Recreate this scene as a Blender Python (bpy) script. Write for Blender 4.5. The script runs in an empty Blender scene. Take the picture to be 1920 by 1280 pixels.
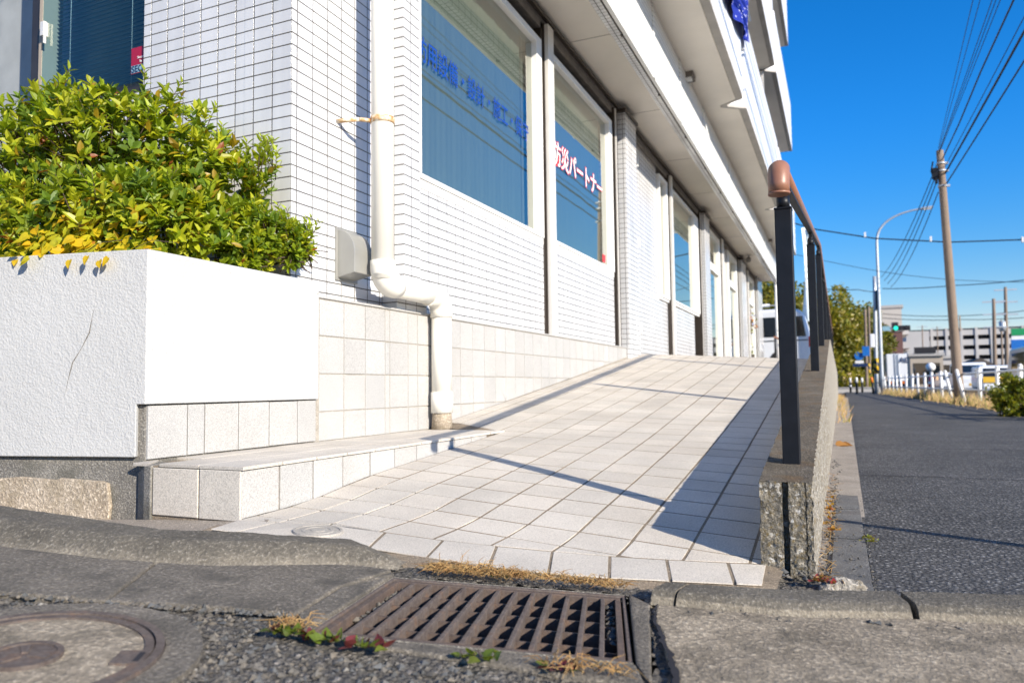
import bpy, bmesh, math, random
import numpy as np
from mathutils import Vector, Matrix, noise as mnoise

rnd = random.Random(7)
SC = bpy.context.scene
COL = SC.collection
R = math.radians

# ------------------------------------------------------------------ camera
EYE = np.array([0.0, 0.0, 0.44])
FPX = 1400.0                      # focal length in pixels of a 1920 px wide frame
_Y = np.array([1574 - 960, 718 - 640, FPX]); _Y /= np.linalg.norm(_Y)
_U = np.array([640 - 960, -23400 - 640, FPX]); _U -= _Y * (_U @ _Y); _U /= np.linalg.norm(_U)
_X = np.cross(_Y, _U)
if _X[0] < 0: _X = -_X
WM = np.array([_X, _Y, _U])
cam_d = bpy.data.cameras.new('camera'); cam = bpy.data.objects.new('camera', cam_d); COL.objects.link(cam)
c0, c1, c2 = WM[:, 0], -WM[:, 1], -WM[:, 2]
cam.matrix_world = Matrix(((c0[0], c1[0], c2[0], EYE[0]), (c0[1], c1[1], c2[1], EYE[1]), (c0[2], c1[2], c2[2], EYE[2]), (0, 0, 0, 1)))
cam_d.sensor_width = 36; cam_d.lens = FPX / 1920 * 36
cam_d.clip_start = 0.02; cam_d.clip_end = 3000
cam_d.dof.use_dof = True; cam_d.dof.focus_distance = 2.2; cam_d.dof.aperture_fstop = 4.2
SC.camera = cam

# ------------------------------------------------------------------ sky, sun, exposure
SUN_FROM = Vector((1, -0.5, 0.52)).normalized()
ELEV = math.asin(SUN_FROM.z); AZ = math.atan2(SUN_FROM.x, SUN_FROM.y)
w = bpy.data.worlds.new('World'); SC.world = w; w.use_nodes = True
nt = w.node_tree; nt.nodes.clear()
sky = nt.nodes.new('ShaderNodeTexSky'); sky.sky_type = 'NISHITA'; sky.sun_disc = False
sky.sun_elevation = ELEV; sky.sun_rotation = AZ
sky.air_density = 0.8; sky.dust_density = 0.0; sky.ozone_density = 6.0; sky.altitude = 50
hs = nt.nodes.new('ShaderNodeHueSaturation'); hs.inputs['Saturation'].default_value = 1.22
bg = nt.nodes.new('ShaderNodeBackground'); bg.inputs[1].default_value = 0.145
wo = nt.nodes.new('ShaderNodeOutputWorld')
tcw = nt.nodes.new('ShaderNodeTexCoord'); sxyz = nt.nodes.new('ShaderNodeSeparateXYZ'); nt.links.new(tcw.outputs['Generated'], sxyz.inputs[0])
mr = nt.nodes.new('ShaderNodeMapRange'); mr.interpolation_type = 'SMOOTHSTEP'; mr.inputs['From Min'].default_value = 0.0; mr.inputs['From Max'].default_value = 0.34; nt.links.new(sxyz.outputs[2], mr.inputs['Value'])
tn = nt.nodes.new('ShaderNodeMix'); tn.data_type = 'RGBA'; tn.inputs[6].default_value = (1.5, .80, .53, 1); tn.inputs[7].default_value = (.7, .97, 1.02, 1); nt.links.new(mr.outputs[0], tn.inputs[0])
ml = nt.nodes.new('ShaderNodeMix'); ml.data_type = 'RGBA'; ml.blend_type = 'MULTIPLY'; ml.inputs[0].default_value = 1
nt.links.new(sky.outputs[0], hs.inputs['Color']); nt.links.new(hs.outputs[0], ml.inputs[6]); nt.links.new(tn.outputs[2], ml.inputs[7]); nt.links.new(ml.outputs[2], bg.inputs[0]); nt.links.new(bg.outputs[0], wo.inputs[0])
sd = bpy.data.lights.new('sun', 'SUN'); sd.energy = 5.0; sd.angle = R(0.53); sd.color = (1.0, 0.91, 0.775)
so = bpy.data.objects.new('sun', sd); COL.objects.link(so); so.location = (20, -10, 10)
so.rotation_euler = (-SUN_FROM).to_track_quat('-Z', 'Y').to_euler()
vs = SC.view_settings; vs.view_transform = 'Standard'; vs.look = 'None'; vs.gamma = 1; vs.exposure = 0.72
SC.cycles.max_bounces = 8; SC.cycles.transparent_max_bounces = 16

# ------------------------------------------------------------------ helpers
def ray(px, py): return WM @ np.array([px - 960, py - 640, FPX])
def at(px, py, y):
    d = ray(px, py); return Vector(EYE + d * (y / d[1]))
def atz(px, py, z):
    d = ray(px, py); return Vector(EYE + d * ((z - EYE[2]) / d[2]))
def G(x, y=0):                     # the street corner slopes up to the left
    if x > -0.12: return -0.03 * (x + 0.12)
    if x < -3: return 0.2304 + 0.03 * (-3 - x)
    return -0.08 * (x + 0.12)

class MB:
    def __init__(s): s.v = []; s.f = []; s.m = []; s.sm = []
    def add(s, vs, fs, mi=0, sm=False):
        b = len(s.v); s.v += [tuple(p) for p in vs]
        for f in fs: s.f.append(tuple(b + i for i in f)); s.m.append(mi); s.sm.append(sm)
        return s
    def box(s, x0, x1, y0, y1, z0, z1, mi=0):
        v = [(x0,y0,z0),(x1,y0,z0),(x1,y1,z0),(x0,y1,z0),(x0,y0,z1),(x1,y0,z1),(x1,y1,z1),(x0,y1,z1)]
        return s.add(v, [(0,3,2,1),(4,5,6,7),(0,1,5,4),(1,2,6,5),(2,3,7,6),(3,0,4,7)], mi)
    def obox(s, c, ax, ay, az, mi=0):      # box from centre and three half axes
        c = Vector(c); ax, ay, az = Vector(ax), Vector(ay), Vector(az)
        v = [c + ax*i + ay*j + az*k for k in (-1,1) for (i,j) in ((-1,-1),(1,-1),(1,1),(-1,1))]
        return s.add(v, [(0,3,2,1),(4,5,6,7),(0,1,5,4),(1,2,6,5),(2,3,7,6),(3,0,4,7)], mi)
    def prism(s, poly, dz, mi=0):          # poly: 3d points (counter-clockwise seen from the dz side), extruded by vector dz
        n = len(poly); dz = Vector(dz); P = [Vector(p) for p in poly]
        v = P + [p + dz for p in P]
        f = [tuple(range(n-1, -1, -1)), tuple(range(n, 2*n))] + [(i, (i+1) % n, n + (i+1) % n, n + i) for i in range(n)]
        return s.add(v, f, mi)
    def tube(s, path, r, n=12, mi=0, cap=True, sm=True):
        P = [Vector(p) for p in path]; rs = r if isinstance(r, (list, tuple)) else [r]*len(P)
        T = []
        for i in range(len(P)):
            t = (P[min(i+1, len(P)-1)] - P[max(i-1, 0)])
            T.append(t.normalized() if t.length > 1e-9 else Vector((0,0,1)))
        up = Vector((0,0,1)) if abs(T[0].z) < 0.9 else Vector((0,1,0))
        a = T[0].cross(up).normalized(); v = []
        for i, p in enumerate(P):
            a = (a - T[i]*a.dot(T[i])).normalized(); b = T[i].cross(a)
            for k in range(n):
                th = 2*math.pi*k/n; v.append(p + (a*math.cos(th) + b*math.sin(th))*rs[i])
        f = []
        for i in range(len(P)-1):
            for k in range(n):
                k2 = (k+1) % n; f.append((i*n+k, i*n+k2, (i+1)*n+k2, (i+1)*n+k))
        s.add(v, f, mi, sm)
        if cap:
            b = len(s.v) - len(v)
            s.f.append(tuple(b + k for k in range(n-1, -1, -1))); s.m.append(mi); s.sm.append(False)
            e = b + (len(P)-1)*n
            s.f.append(tuple(e + k for k in range(n))); s.m.append(mi); s.sm.append(False)
        return s
    def lathe(s, c, prof, n=24, mi=0, sm=True):   # prof: (radius, z)
        c = Vector(c); v = []
        for (r, z) in prof:
            for k in range(n):
                th = 2*math.pi*k/n; v.append(c + Vector((r*math.cos(th), r*math.sin(th), z)))
        f = [(i*n+k, i*n+(k+1) % n, (i+1)*n+(k+1) % n, (i+1)*n+k) for i in range(len(prof)-1) for k in range(n)]
        return s.add(v, f, mi, sm)
    def grid(s, fn, nu, nv, mi=0, sm=True):
        v = [fn(i/nu, j/nv) for j in range(nv+1) for i in range(nu+1)]
        f = [(j*(nu+1)+i, j*(nu+1)+i+1, (j+1)*(nu+1)+i+1, (j+1)*(nu+1)+i) for j in range(nv) for i in range(nu)]
        return s.add(v, f, mi, sm)
    def build(s, name, mats, parent=None, bevel=0.0, seg=2):
        me = bpy.data.meshes.new(name)
        me.from_pydata([tuple(p) for p in s.v], [], s.f)
        if not isinstance(mats, (list, tuple)): mats = [mats]
        for m in mats: me.materials.append(m)
        if len(s.f):
            me.polygons.foreach_set('material_index', s.m); me.polygons.foreach_set('use_smooth', s.sm)
        me.update()
        o = bpy.data.objects.new(name, me); COL.objects.link(o)
        if parent is not None: attach(o, parent)
        if bevel:
            md = o.modifiers.new('bevel', 'BEVEL'); md.width = bevel; md.segments = seg; md.limit_method = 'ANGLE'; md.angle_limit = R(35)
        return o

ROOTLOC = {}
def wloc(o):
    l = Vector(o.location); p = o.parent
    return l if p is None else ROOTLOC.get(o.name, Vector((0,0,0)))
def attach(o, p):
    o.parent = p
    r = p
    while r.parent is not None: r = r.parent
    if p is r: o.matrix_parent_inverse = Matrix.Translation(-Vector(r.location))
    # a child of a child shares the same world-coordinate mesh space
    else: o.matrix_parent_inverse = Matrix.Identity(4)
def tag(o, label=None, cat=None, group=None, kind=None):
    if label: o['label'] = label
    if cat: o['category'] = cat
    if group: o['group'] = group
    if kind: o['kind'] = kind
    return o
def thing(name, label, cat, loc=(0,0,0), group=None):
    o = bpy.data.objects.new(name, None); COL.objects.link(o); o.location = loc; o.empty_display_size = 0.1
    return tag(o, label, cat, group)
def struct(o): o['kind'] = 'structure'; return o
def clone(root, delta, label=None):
    def cp(o, par):
        c = o.copy(); COL.objects.link(c)
        if par is not None: c.parent = par; c.matrix_parent_inverse = o.matrix_parent_inverse.copy()
        for ch in o.children: cp(ch, c)
        return c
    r = cp(root, None); r.location = Vector(root.location) + Vector(delta)
    if label: r['label'] = label
    return r

# ------------------------------------------------------------------ materials
class Mat:
    def __init__(s, name, base=(.5,.5,.5), rough=.6, spec=.5, metal=0.0):
        s.m = bpy.data.materials.new(name); s.m.use_nodes = True; s.nt = s.m.node_tree
        s.b = s.nt.nodes['Principled BSDF']; s.out = s.nt.nodes['Material Output']
        s.b.inputs['Base Color'].default_value = (*base, 1); s.b.inputs['Roughness'].default_value = rough
        s.b.inputs['Specular IOR Level'].default_value = spec; s.b.inputs['Metallic'].default_value = metal
        s.tc = s.nt.nodes.new('ShaderNodeTexCoord'); s.co = s.tc.outputs['Object']
    def n(s, t, **kw):
        x = s.nt.nodes.new(t)
        for k, v in kw.items(): setattr(x, k, v)
        return x
    def l(s, a, b): s.nt.links.new(a, b)
    def noise(s, scale, detail=4, rough=.55, co=None):
        x = s.n('ShaderNodeTexNoise'); x.inputs['Scale'].default_value = scale; x.inputs['Detail'].default_value = detail
        x.inputs['Roughness'].default_value = rough; s.l(co or s.co, x.inputs['Vector']); return x.outputs[0]
    def vor(s, scale, feature='F1', out='Distance', co=None):
        x = s.n('ShaderNodeTexVoronoi'); x.feature = feature; x.inputs['Scale'].default_value = scale; s.l(co or s.co, x.inputs['Vector']); return x.outputs[out]
    def ramp(s, fac, stops):
        x = s.n('ShaderNodeValToRGB'); e = x.color_ramp.elements
        while len(e) < len(stops): e.new(.5)
        for i, (p, c) in enumerate(stops):
            e[i].position = p; e[i].color = (*c, 1) if isinstance(c, tuple) else (c, c, c, 1)
        s.l(fac, x.inputs[0]); return x.outputs[0]
    def mix(s, fac, a, b, mode='MIX'):
        x = s.n('ShaderNodeMix'); x.data_type = 'RGBA'; x.blend_type = mode; x.clamp_factor = True
        if isinstance(fac, float): x.inputs[0].default_value = fac
        else: s.l(fac, x.inputs[0])
        for q, i in ((a, 6), (b, 7)):
            if isinstance(q, tuple): x.inputs[i].default_value = (*q, 1)
            else: s.l(q, x.inputs[i])
        return x.outputs[2]
    def math(s, op, a, b=0.0):
        x = s.n('ShaderNodeMath'); x.operation = op
        for q, i in ((a, 0), (b, 1)):
            if isinstance(q, (int, float)): x.inputs[i].default_value = q
            else: s.l(q, x.inputs[i])
        return x.outputs[0]
    def bump(s, h, strength=.5, dist=.002, prev=None):
        x = s.n('ShaderNodeBump'); x.inputs['Strength'].default_value = strength; x.inputs['Distance'].default_value = dist
        s.l(h, x.inputs['Height'])
        if prev is not None: s.l(prev, x.inputs['Normal'])
        s.l(x.outputs[0], s.b.inputs['Normal']); return x.outputs[0]
    def col(s, c): s.l(c, s.b.inputs['Base Color']); return s
    def wallco(s):                         # (along, up) on any axis-aligned face
        g = s.n('ShaderNodeNewGeometry'); sn = s.n('ShaderNodeSeparateXYZ'); s.l(g.outputs['True Normal'], sn.inputs[0])
        sp = s.n('ShaderNodeSeparateXYZ'); s.l(s.co, sp.inputs[0])
        ax = s.math('GREATER_THAN', s.math('ABSOLUTE', sn.outputs[0]), .6); az = s.math('GREATER_THAN', s.math('ABSOLUTE', sn.outputs[2]), .6)
        def sel(f, a, b): return s.math('ADD', s.math('MULTIPLY', f, a), s.math('MULTIPLY', s.math('SUBTRACT', 1.0, f), b))
        u = sel(ax, sp.outputs[1], sp.outputs[0]); v = sel(az, sp.outputs[1], sp.outputs[2])
        c = s.n('ShaderNodeCombineXYZ'); s.l(u, c.inputs[0]); s.l(v, c.inputs[1]); return c.outputs[0]

def plain(name, base, rough=.5, spec=.5, metal=0, var=.12, scale=6, bump=0, bscale=200):
    m = Mat(name, base, rough, spec, metal)
    f = m.noise(scale, 5)
    lo = tuple(c*(1-var) for c in base); hi = tuple(min(1, c*(1+var)) for c in base)
    m.col(m.ramp(f, [(.3, lo), (.7, hi)]))
    if bump: m.bump(m.noise(bscale, 3), .5, bump)
    return m.m

def tile_white():
    m = Mat('white_tile', (.8,.8,.8), .18, .5)
    co = m.wallco()
    br = m.n('ShaderNodeTexBrick'); br.offset = 0.0; br.squash = 1.0
    m.l(co, br.inputs['Vector']); br.inputs['Scale'].default_value = 1.0
    br.inputs['Brick Width'].default_value = .1; br.inputs['Row Height'].default_value = .05; br.inputs['Mortar Size'].default_value = .003
    br.inputs['Mortar Smooth'].default_value = .25; br.inputs['Bias'].default_value = 0
    br.inputs['Color1'].default_value = (.70,.70,.705,1); br.inputs['Color2'].default_value = (.66,.665,.675,1); br.inputs['Mortar'].default_value = (.105,.10,.09,1)
    dirt = m.ramp(m.noise(2.2, 6), [(.35, .90), (.65, 1.0)])
    mp_ = m.n('ShaderNodeMapping'); mp_.inputs['Scale'].default_value = (7, 7, .35); m.l(m.co, mp_.inputs[0]); streak = m.ramp(m.noise(1.0, 5, .6, mp_.outputs[0]), [(.35, .88), (.6, 1.0)])
    m.col(m.mix(1.0, m.mix(1.0, br.outputs[0], dirt, 'MULTIPLY'), streak, 'MULTIPLY'))
    fac = m.math('SUBTRACT', 1.0, br.outputs[1])
    b1 = m.bump(fac, .7, .0025); m.bump(m.noise(9, 3), .12, .01, b1)
    m.l(m.math('ADD', m.math('MULTIPLY', br.outputs[1], .6), .16), m.b.inputs['Roughness'])
    return m.m

def granite(name, base, grout=False, dirt=.15):
    m = Mat(name, base, .62, .35)
    a = m.noise(300, 3, .75); b = m.noise(3.5, 6); c = m.vor(900)
    s1 = m.ramp(a, [(.36, tuple(q*.66 for q in base)), (.5, base), (.62, tuple(min(1, q*1.15) for q in base))])
    s2 = m.mix(m.ramp(c, [(.0, .30), (.3, 0.0)]), s1, (.22,.21,.20))
    s3 = m.mix(1.0, s2, m.ramp(b, [(.3, 1.0 - dirt), (.62, 1.0)]), 'MULTIPLY')
    s3 = m.mix(m.ramp(m.noise(14, 7, .7), [(.60, 0.0), (.74, dirt*1.6)]), s3, tuple(q*v for q, v in zip(base, (.55,.52,.46))))
    at_ = m.n('ShaderNodeAttribute'); at_.attribute_name = 'tint'
    s4 = m.mix(1.0, s3, at_.outputs[0], 'MULTIPLY') if grout else s3
    m.col(s4); b1 = m.bump(m.noise(260, 3), .55, .0012); m.bump(m.noise(40, 2), .15, .002, b1)
    return m.m

def concrete(name, lo, hi, scale=5, grain=180, bump=.004, chips=0.0, moss=None):
    m = Mat(name, hi, .9, .2)
    big = m.noise(scale, 8, .62); fine = m.noise(grain, 4, .7)
    c = m.ramp(big, [(.3, lo), (.68, hi)])
    c = m.mix(m.ramp(fine, [(.35, .55), (.62, 0.0)]), c, tuple(q*.42 for q in lo))
    c = m.mix(m.ramp(fine, [(.55, 0.0), (.72, .75)]), c, tuple(min(1, q*1.75) for q in hi))
    if chips:
        nzc = m.n('ShaderNodeTexNoise'); nzc.inputs['Scale'].default_value = 110; nzc.inputs['Detail'].default_value = 3; m.l(m.co, nzc.inputs['Vector'])
        va = m.n('ShaderNodeVectorMath'); va.operation = 'MULTIPLY_ADD'; m.l(nzc.outputs[1], va.inputs[0]); va.inputs[1].default_value = (.022,.022,.022); m.l(m.co, va.inputs[2])
        v = m.vor(70, 'F1', 'Distance', va.outputs[0]); vc = m.n('ShaderNodeSeparateColor'); m.l(m.vor(70, 'F1', 'Color', va.outputs[0]), vc.inputs[0]); k = m.math('MULTIPLY', m.ramp(v, [(.36, chips), (.50, 0.0)]), m.ramp(vc.outputs[0], [(.80, 0.0), (.81, 1.0)]))
        c = m.mix(k, c, (.62,.60,.55))
    if moss:
        k = m.ramp(m.noise(scale*2.2, 6), [(.5, 0.0), (.68, .8)]); c = m.mix(k, c, moss)
    m.col(c); b1 = m.bump(fine, .8, bump); m.bump(m.noise(grain*.25, 5), .5, bump*1.6, b1)
    return m.m

def asphalt(name, dark, light, stone=70, bump=.006, spec=.35, stones=.6):
    m = Mat(name, dark, .82, spec)
    cell = m.vor(stone, 'F1', 'Color'); d = m.vor(stone, 'F1', 'Distance'); d2 = m.vor(stone*2.3, 'F1', 'Distance')
    sep = m.n('ShaderNodeSeparateColor'); m.l(cell, sep.inputs[0])
    body = m.ramp(sep.outputs[0], [(.0, dark), (.55, tuple((a+b)/2 for a, b in zip(dark, light))), (.8, light), (1.0, tuple(min(1, q*1.5) for q in light))])
    c = m.mix(m.ramp(d, [(.25, 0.0), (.55, stones)]), body, tuple(q*.55 for q in dark))
    c = m.mix(1.0, c, m.ramp(m.noise(1.3, 7, .62), [(.32, .62), (.66, 1.0)]), 'MULTIPLY')
    m.col(c)
    h = m.math('SUBTRACT', 1.0, d); b1 = m.bump(h, .9, bump); b2 = m.bump(m.noise(stone*4, 3), .6, bump*.5, b1); m.bump(m.math('SUBTRACT', 1.0, d2), .5, bump*.5, b2)
    return m.m

def rusty(name, base=(.13,.098,.08)):
    m = Mat(name, base, .75, .4, .25)
    a = m.noise(28, 8, .65); b = m.noise(150, 4)
    c = m.ramp(a, [(.3, (.085,.065,.055)), (.52, base), (.74, (.20,.12,.075)), (.88, (.28,.15,.08))])
    m.col(m.mix(m.ramp(b, [(.4, .5), (.6, 0.0)]), c, (.07,.05,.045))); m.bump(b, .6, .0016)
    return m.m

def stucco():
    m = Mat('white_stucco', (.8,.8,.78), .75, .3)
    big = m.noise(2.5, 6)
    c = m.ramp(big, [(.3, (.455,.455,.445)), (.7, (.495,.495,.485))])
    m.col(c)
    v = m.vor(95, 'SMOOTH_F1', 'Distance'); k = m.ramp(m.noise(130, 3, .6), [(.4, 0.0), (.66, 1.0)])
    b1 = m.bump(k, .45, .0022); m.bump(m.noise(30, 3), .4, .005, b1)
    return m.m

def glass_mat(name, tint=(.85,.93,.92), refl=1.0, f0=.10):
    m = Mat(name); nt_ = m.nt; nt_.nodes.remove(m.b)
    t = m.n('ShaderNodeBsdfTransparent'); t.inputs[0].default_value = (*tint, 1)
    g = m.n('ShaderNodeBsdfGlossy'); g.inputs['Roughness'].default_value = .015; g.inputs[0].default_value = (.95,.95,.88,1)
    lw = m.n('ShaderNodeLayerWeight'); lw.inputs[0].default_value = .5
    nz = m.n('ShaderNodeBump'); nz.inputs['Strength'].default_value = .08; nz.inputs['Distance'].default_value = .004
    m.l(m.noise(1.6, 2), nz.inputs['Height']); m.l(nz.outputs[0], g.inputs['Normal'])
    f = m.math('ADD', m.math('MULTIPLY', m.math('POWER', lw.outputs['Facing'], 2.6), refl), f0)
    x = m.n('ShaderNodeMixShader'); m.l(f, x.inputs[0]); m.l(t.outputs[0], x.inputs[1]); m.l(g.outputs[0], x.inputs[2]); m.l(x.outputs[0], m.out.inputs[0])
    return m.m

def corrugated(name, base, axis=2, pitch=.055, rough=.35, depth=.006, vary=.08):
    m = Mat(name, base, rough, .5)
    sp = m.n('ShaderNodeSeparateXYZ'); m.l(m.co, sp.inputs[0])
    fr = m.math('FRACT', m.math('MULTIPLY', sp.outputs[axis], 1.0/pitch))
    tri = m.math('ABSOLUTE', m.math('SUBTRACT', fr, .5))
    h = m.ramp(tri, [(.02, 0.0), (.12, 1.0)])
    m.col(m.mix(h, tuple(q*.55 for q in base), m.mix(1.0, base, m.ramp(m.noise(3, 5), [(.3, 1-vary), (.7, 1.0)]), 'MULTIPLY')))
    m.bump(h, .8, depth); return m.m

def leafmat(name):
    m = Mat(name, (.1,.2,.03), .42, .5)
    a = m.n('ShaderNodeAttribute'); a.attribute_name = 'tint'
    c = m.mix(1.0, a.outputs[0], m.ramp(m.noise(60, 3), [(.3, .82), (.7, 1.0)]), 'MULTIPLY')
    m.col(c)
    tr = m.n('ShaderNodeBsdfTranslucent'); m.l(m.mix(1.0, c, (1.35,1.35,.4), 'MULTIPLY'), tr.inputs[0])
    x = m.n('ShaderNodeMixShader'); x.inputs[0].default_value = .42
    m.l(m.b.outputs[0], x.inputs[1]); m.l(tr.outputs[0], x.inputs[2]); m.l(x.outputs[0], m.out.inputs[0])
    return m.m

def kerbmat():
    m = Mat('worn_kerb_concrete', (.2,.2,.2), .9, .2)
    big = m.noise(6, 8, .62); fine = m.noise(150, 4, .7); md = m.noise(22, 5)
    dark = m.ramp(big, [(.3, (.095,.086,.071)), (.68, (.180,.162,.132))]); lite = m.ramp(big, [(.3, (.17,.15,.118)), (.68, (.33,.29,.225))])
    a = m.n('ShaderNodeAttribute'); a.attribute_name = 'tint'; sc = m.n('ShaderNodeSeparateColor'); m.l(a.outputs[0], sc.inputs[0])
    f = m.math('ADD', sc.outputs[0], m.math('MULTIPLY', m.math('SUBTRACT', md, .5), 1.1))
    c = m.mix(m.ramp(f, [(.25, 0.0), (.75, 1.0)]), dark, lite)
    c = m.mix(m.ramp(fine, [(.35, .5), (.62, 0.0)]), c, (.05,.045,.038)); c = m.mix(m.ramp(fine, [(.55, 0.0), (.72, .6)]), c, (.40,.37,.31))
    m.col(c); b1 = m.bump(fine, .8, .006); m.bump(m.noise(40, 5), .5, .008, b1); return m.m
MT = dict(kerbw=kerbmat(),
    
    tile=tile_white(),
    floor=granite('beige_granite_tile', (.60,.55,.475), True, .20), wallstone=granite('pale_granite_tile', (.445,.437,.42), True, .1), coverstone=granite('worn_beige_cover', (.40,.37,.325), False, .3), copingstone=granite('pale_coping_stone', (.43,.42,.40), False, .1),
    kerbdark=concrete('dark_kerb_top', (.065,.058,.048), (.135,.12,.098), 7, 150, .006, .0, (.05,.045,.038)), palegrout=concrete('pale_tile_grout', (.33,.30,.25), (.47,.435,.38), 8, 260, .002),
    grout=concrete('tile_grout', (.18,.145,.105), (.34,.275,.20), 8, 260, .002),
    mortar=concrete('beige_mortar', (.27,.235,.195), (.42,.37,.31), 6, 240, .003),
    stucco=stucco(),
    conc=concrete('weathered_concrete', (.17,.16,.145), (.33,.31,.275), 4, 190, .005, 0.0, (.13,.125,.105)),
    kerb=concrete('kerb_concrete', (.17,.15,.118), (.33,.29,.225), 7, 150, .006, .0, (.12,.108,.088)),
    pan=concrete('gutter_concrete', (.125,.112,.094), (.225,.20,.165), 4, 150, .005, .0, (.08,.074,.064)),
    apron=concrete('apron_concrete', (.20,.168,.125), (.40,.34,.255), 6, 110, .005, .0, (.13,.112,.085)),
    rawbase=concrete('broken_plaster', (.36,.29,.21), (.58,.50,.40), 9, 120, .006, .0, (.30,.25,.18)),
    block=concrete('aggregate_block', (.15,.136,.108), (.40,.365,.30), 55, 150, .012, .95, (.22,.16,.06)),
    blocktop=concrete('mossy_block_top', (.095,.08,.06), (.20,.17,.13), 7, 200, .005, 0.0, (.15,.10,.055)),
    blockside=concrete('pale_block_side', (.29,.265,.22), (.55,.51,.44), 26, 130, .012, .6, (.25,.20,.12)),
    path=asphalt('footpath_asphalt', (.078,.076,.074), (.215,.21,.205), 85, .006, .35, .8),
    road=asphalt('coarse_road_asphalt', (.15,.137,.118), (.28,.255,.222), 95, .010, .3, .7),
    street=asphalt('far_road_asphalt', (.05,.05,.052), (.09,.09,.092), 60, .003, .3, .3),
    strip=concrete('path_edge_concrete', (.11,.11,.108), (.215,.21,.20), 6, 230, .003, .0, (.13,.12,.11)),
    stone=None,
    rust=rusty('rusty_iron'), brownmetal=rusty('worn_brown_iron', (.145,.12,.105)),
    pvc=plain('cream_pvc', (.80,.77,.69), .32, .5, 0, .03, 5),
    black=plain('black_painted_metal', (.007,.008,.011), .45, .3, 0, .25, 30, .0005, 300),
    rail=plain('brown_resin_rail', (.27,.125,.075), .42, .5, 0, .10, 40, .0004, 500),
    alu=plain('silver_aluminium', (.70,.68,.64), .4, .5, .15, .05), bronze=plain('dark_bronze_metal', (.06,.048,.038), .4, .5, .4, .15),
    header=plain('grey_brown_header', (.17,.155,.14), .6, .4, .1, .2, 8), whiteframe=plain('white_frame', (.78,.77,.74), .4, .5, 0, .04),
    soffit=plain('beige_soffit', (.80,.755,.68), .8, .2, 0, .06, 1.5, .002, 90), lip=plain('grey_slab_lip', (.42,.40,.375), .85, .2, 0, .12, 4, .002, 120),
    fascia=corrugated('white_ribbed_fascia', (.82,.82,.79), 2, .045), parapet=corrugated('pale_ribbed_parapet', (.72,.75,.78), 2, .16, .4, .01),
    glass=glass_mat('window_glass', (.39,.44,.41), .95, .165), darkglass=glass_mat('blind_window_glass', (.55,.72,.78), .35, .04),
    curtain=None, dark=plain('dark_interior', (.02,.022,.026), .9, .1), roomwall=plain('room_wall', (.34,.36,.36), .9, .1),
    blind=plain('blue_grey_blind', (.20,.28,.33), .5, .4, 0, .05), greyvent=plain('grey_vent_metal', (.33,.325,.30), .38, .5, .3, .06),
    blue=plain('blue_lettering', (.003,.05,.30), .5, .4, 0, .05), whitel=plain('white_lettering', (.85,.85,.85), .5), red=plain('red_lettering', (.72,.03,.04), .5),
    crimson=plain('crimson_sticker', (.36,.01,.035), .4), skyl=plain('light_blue_sticker', (.25,.42,.50), .4), navy=plain('navy_lettering', (.012,.03,.10), .4),
    leaf=leafmat('leaf'), twig=plain('twig_bark', (.07,.05,.035), .85, .2, 0, .3, 30),
    bark=plain('tree_bark', (.09,.07,.05), .9, .1, 0, .3, 10), soil=concrete('planter_soil', (.05,.04,.03), (.11,.085,.06), 12, 60, .01),
    pole=concrete('grey_brown_pole', (.225,.172,.13), (.29,.225,.175), 2, 150, .001), galv=plain('galvanised_steel', (.50,.53,.56), .45, .5, .45, .08),
    white=plain('white_paint', (.78,.78,.77), .45, .5, 0, .06), silver=plain('silver_paint', (.52,.55,.58), .28, .6, .3, .03), carwhite=plain('white_car_paint', (.74,.76,.78), .25, .6, 0, .02),
    carglass=plain('car_glass', (.012,.015,.018), .06, .8), tyre=plain('black_tyre', (.02,.02,.02), .85), taillight=plain('red_tail_light', (.60,.02,.02), .25),
    yellow=plain('yellow_plate', (.70,.42,.03), .5), orange=plain('orange_paint', (.75,.18,.02), .5), cable=plain('black_cable', (.012,.014,.02), .6),
    garage=plain('pale_garage_concrete', (.50,.48,.46), .9, .1, 0, .1, .1), shade=plain('dark_opening', (.035,.035,.04), .9, .1), beigeb=plain('beige_tower_wall', (.50,.46,.41), .9, .1, 0, .06, .1),
    brownb=plain('brown_tower_wall', (.17,.095,.085), .9, .1, 0, .1, .2), roofd=plain('dark_slate_roof', (.10,.085,.075), .8, .2, 0, .2, 2), signblue=plain('blue_sign_paint', (.01,.14,.48), .4), signgreen=plain('green_sign_paint', (.01,.27,.09), .4),
    tan=plain('tan_wall', (.42,.36,.29), .9, .1, 0, .1, .6), terracotta=plain('terracotta_pot', (.06,.05,.04), .7), cloth=None, flag=plain('pale_banner_cloth', (.70,.78,.78), .8, .2, 0, .06),
    straw=None, ground=plain('open_ground', (.16,.15,.14), .95, .1, 0, .2, .2))
m = Mat('lace_curtain', (.62,.66,.66), .9, .1)
sp = m.n('ShaderNodeSeparateXYZ'); m.l(m.co, sp.inputs[0])
wv = m.math('SINE', m.math('MULTIPLY', sp.outputs[1], 95.0)); nn = m.noise(1.5, 3)
m.col(m.mix(m.math('ADD', m.math('MULTIPLY', wv, .1), .4), (.50,.54,.53), (.58,.62,.60))); MT['curtain'] = m.m
m = Mat('loose_stone', (.2,.2,.2), .85, .3); a_ = m.n('ShaderNodeAttribute'); a_.attribute_name = 'tint'
m.col(m.mix(1.0, a_.outputs[0], m.ramp(m.noise(300, 3), [(.3, .7), (.7, 1.0)]), 'MULTIPLY')); m.bump(m.noise(400, 2), .4, .001); MT['stone'] = m.m
m = Mat('dry_straw', (.5,.35,.16), .8, .2); a_ = m.n('ShaderNodeAttribute'); a_.attribute_name = 'tint'; m.col(a_.outputs[0]); MT['straw'] = m.m
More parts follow.
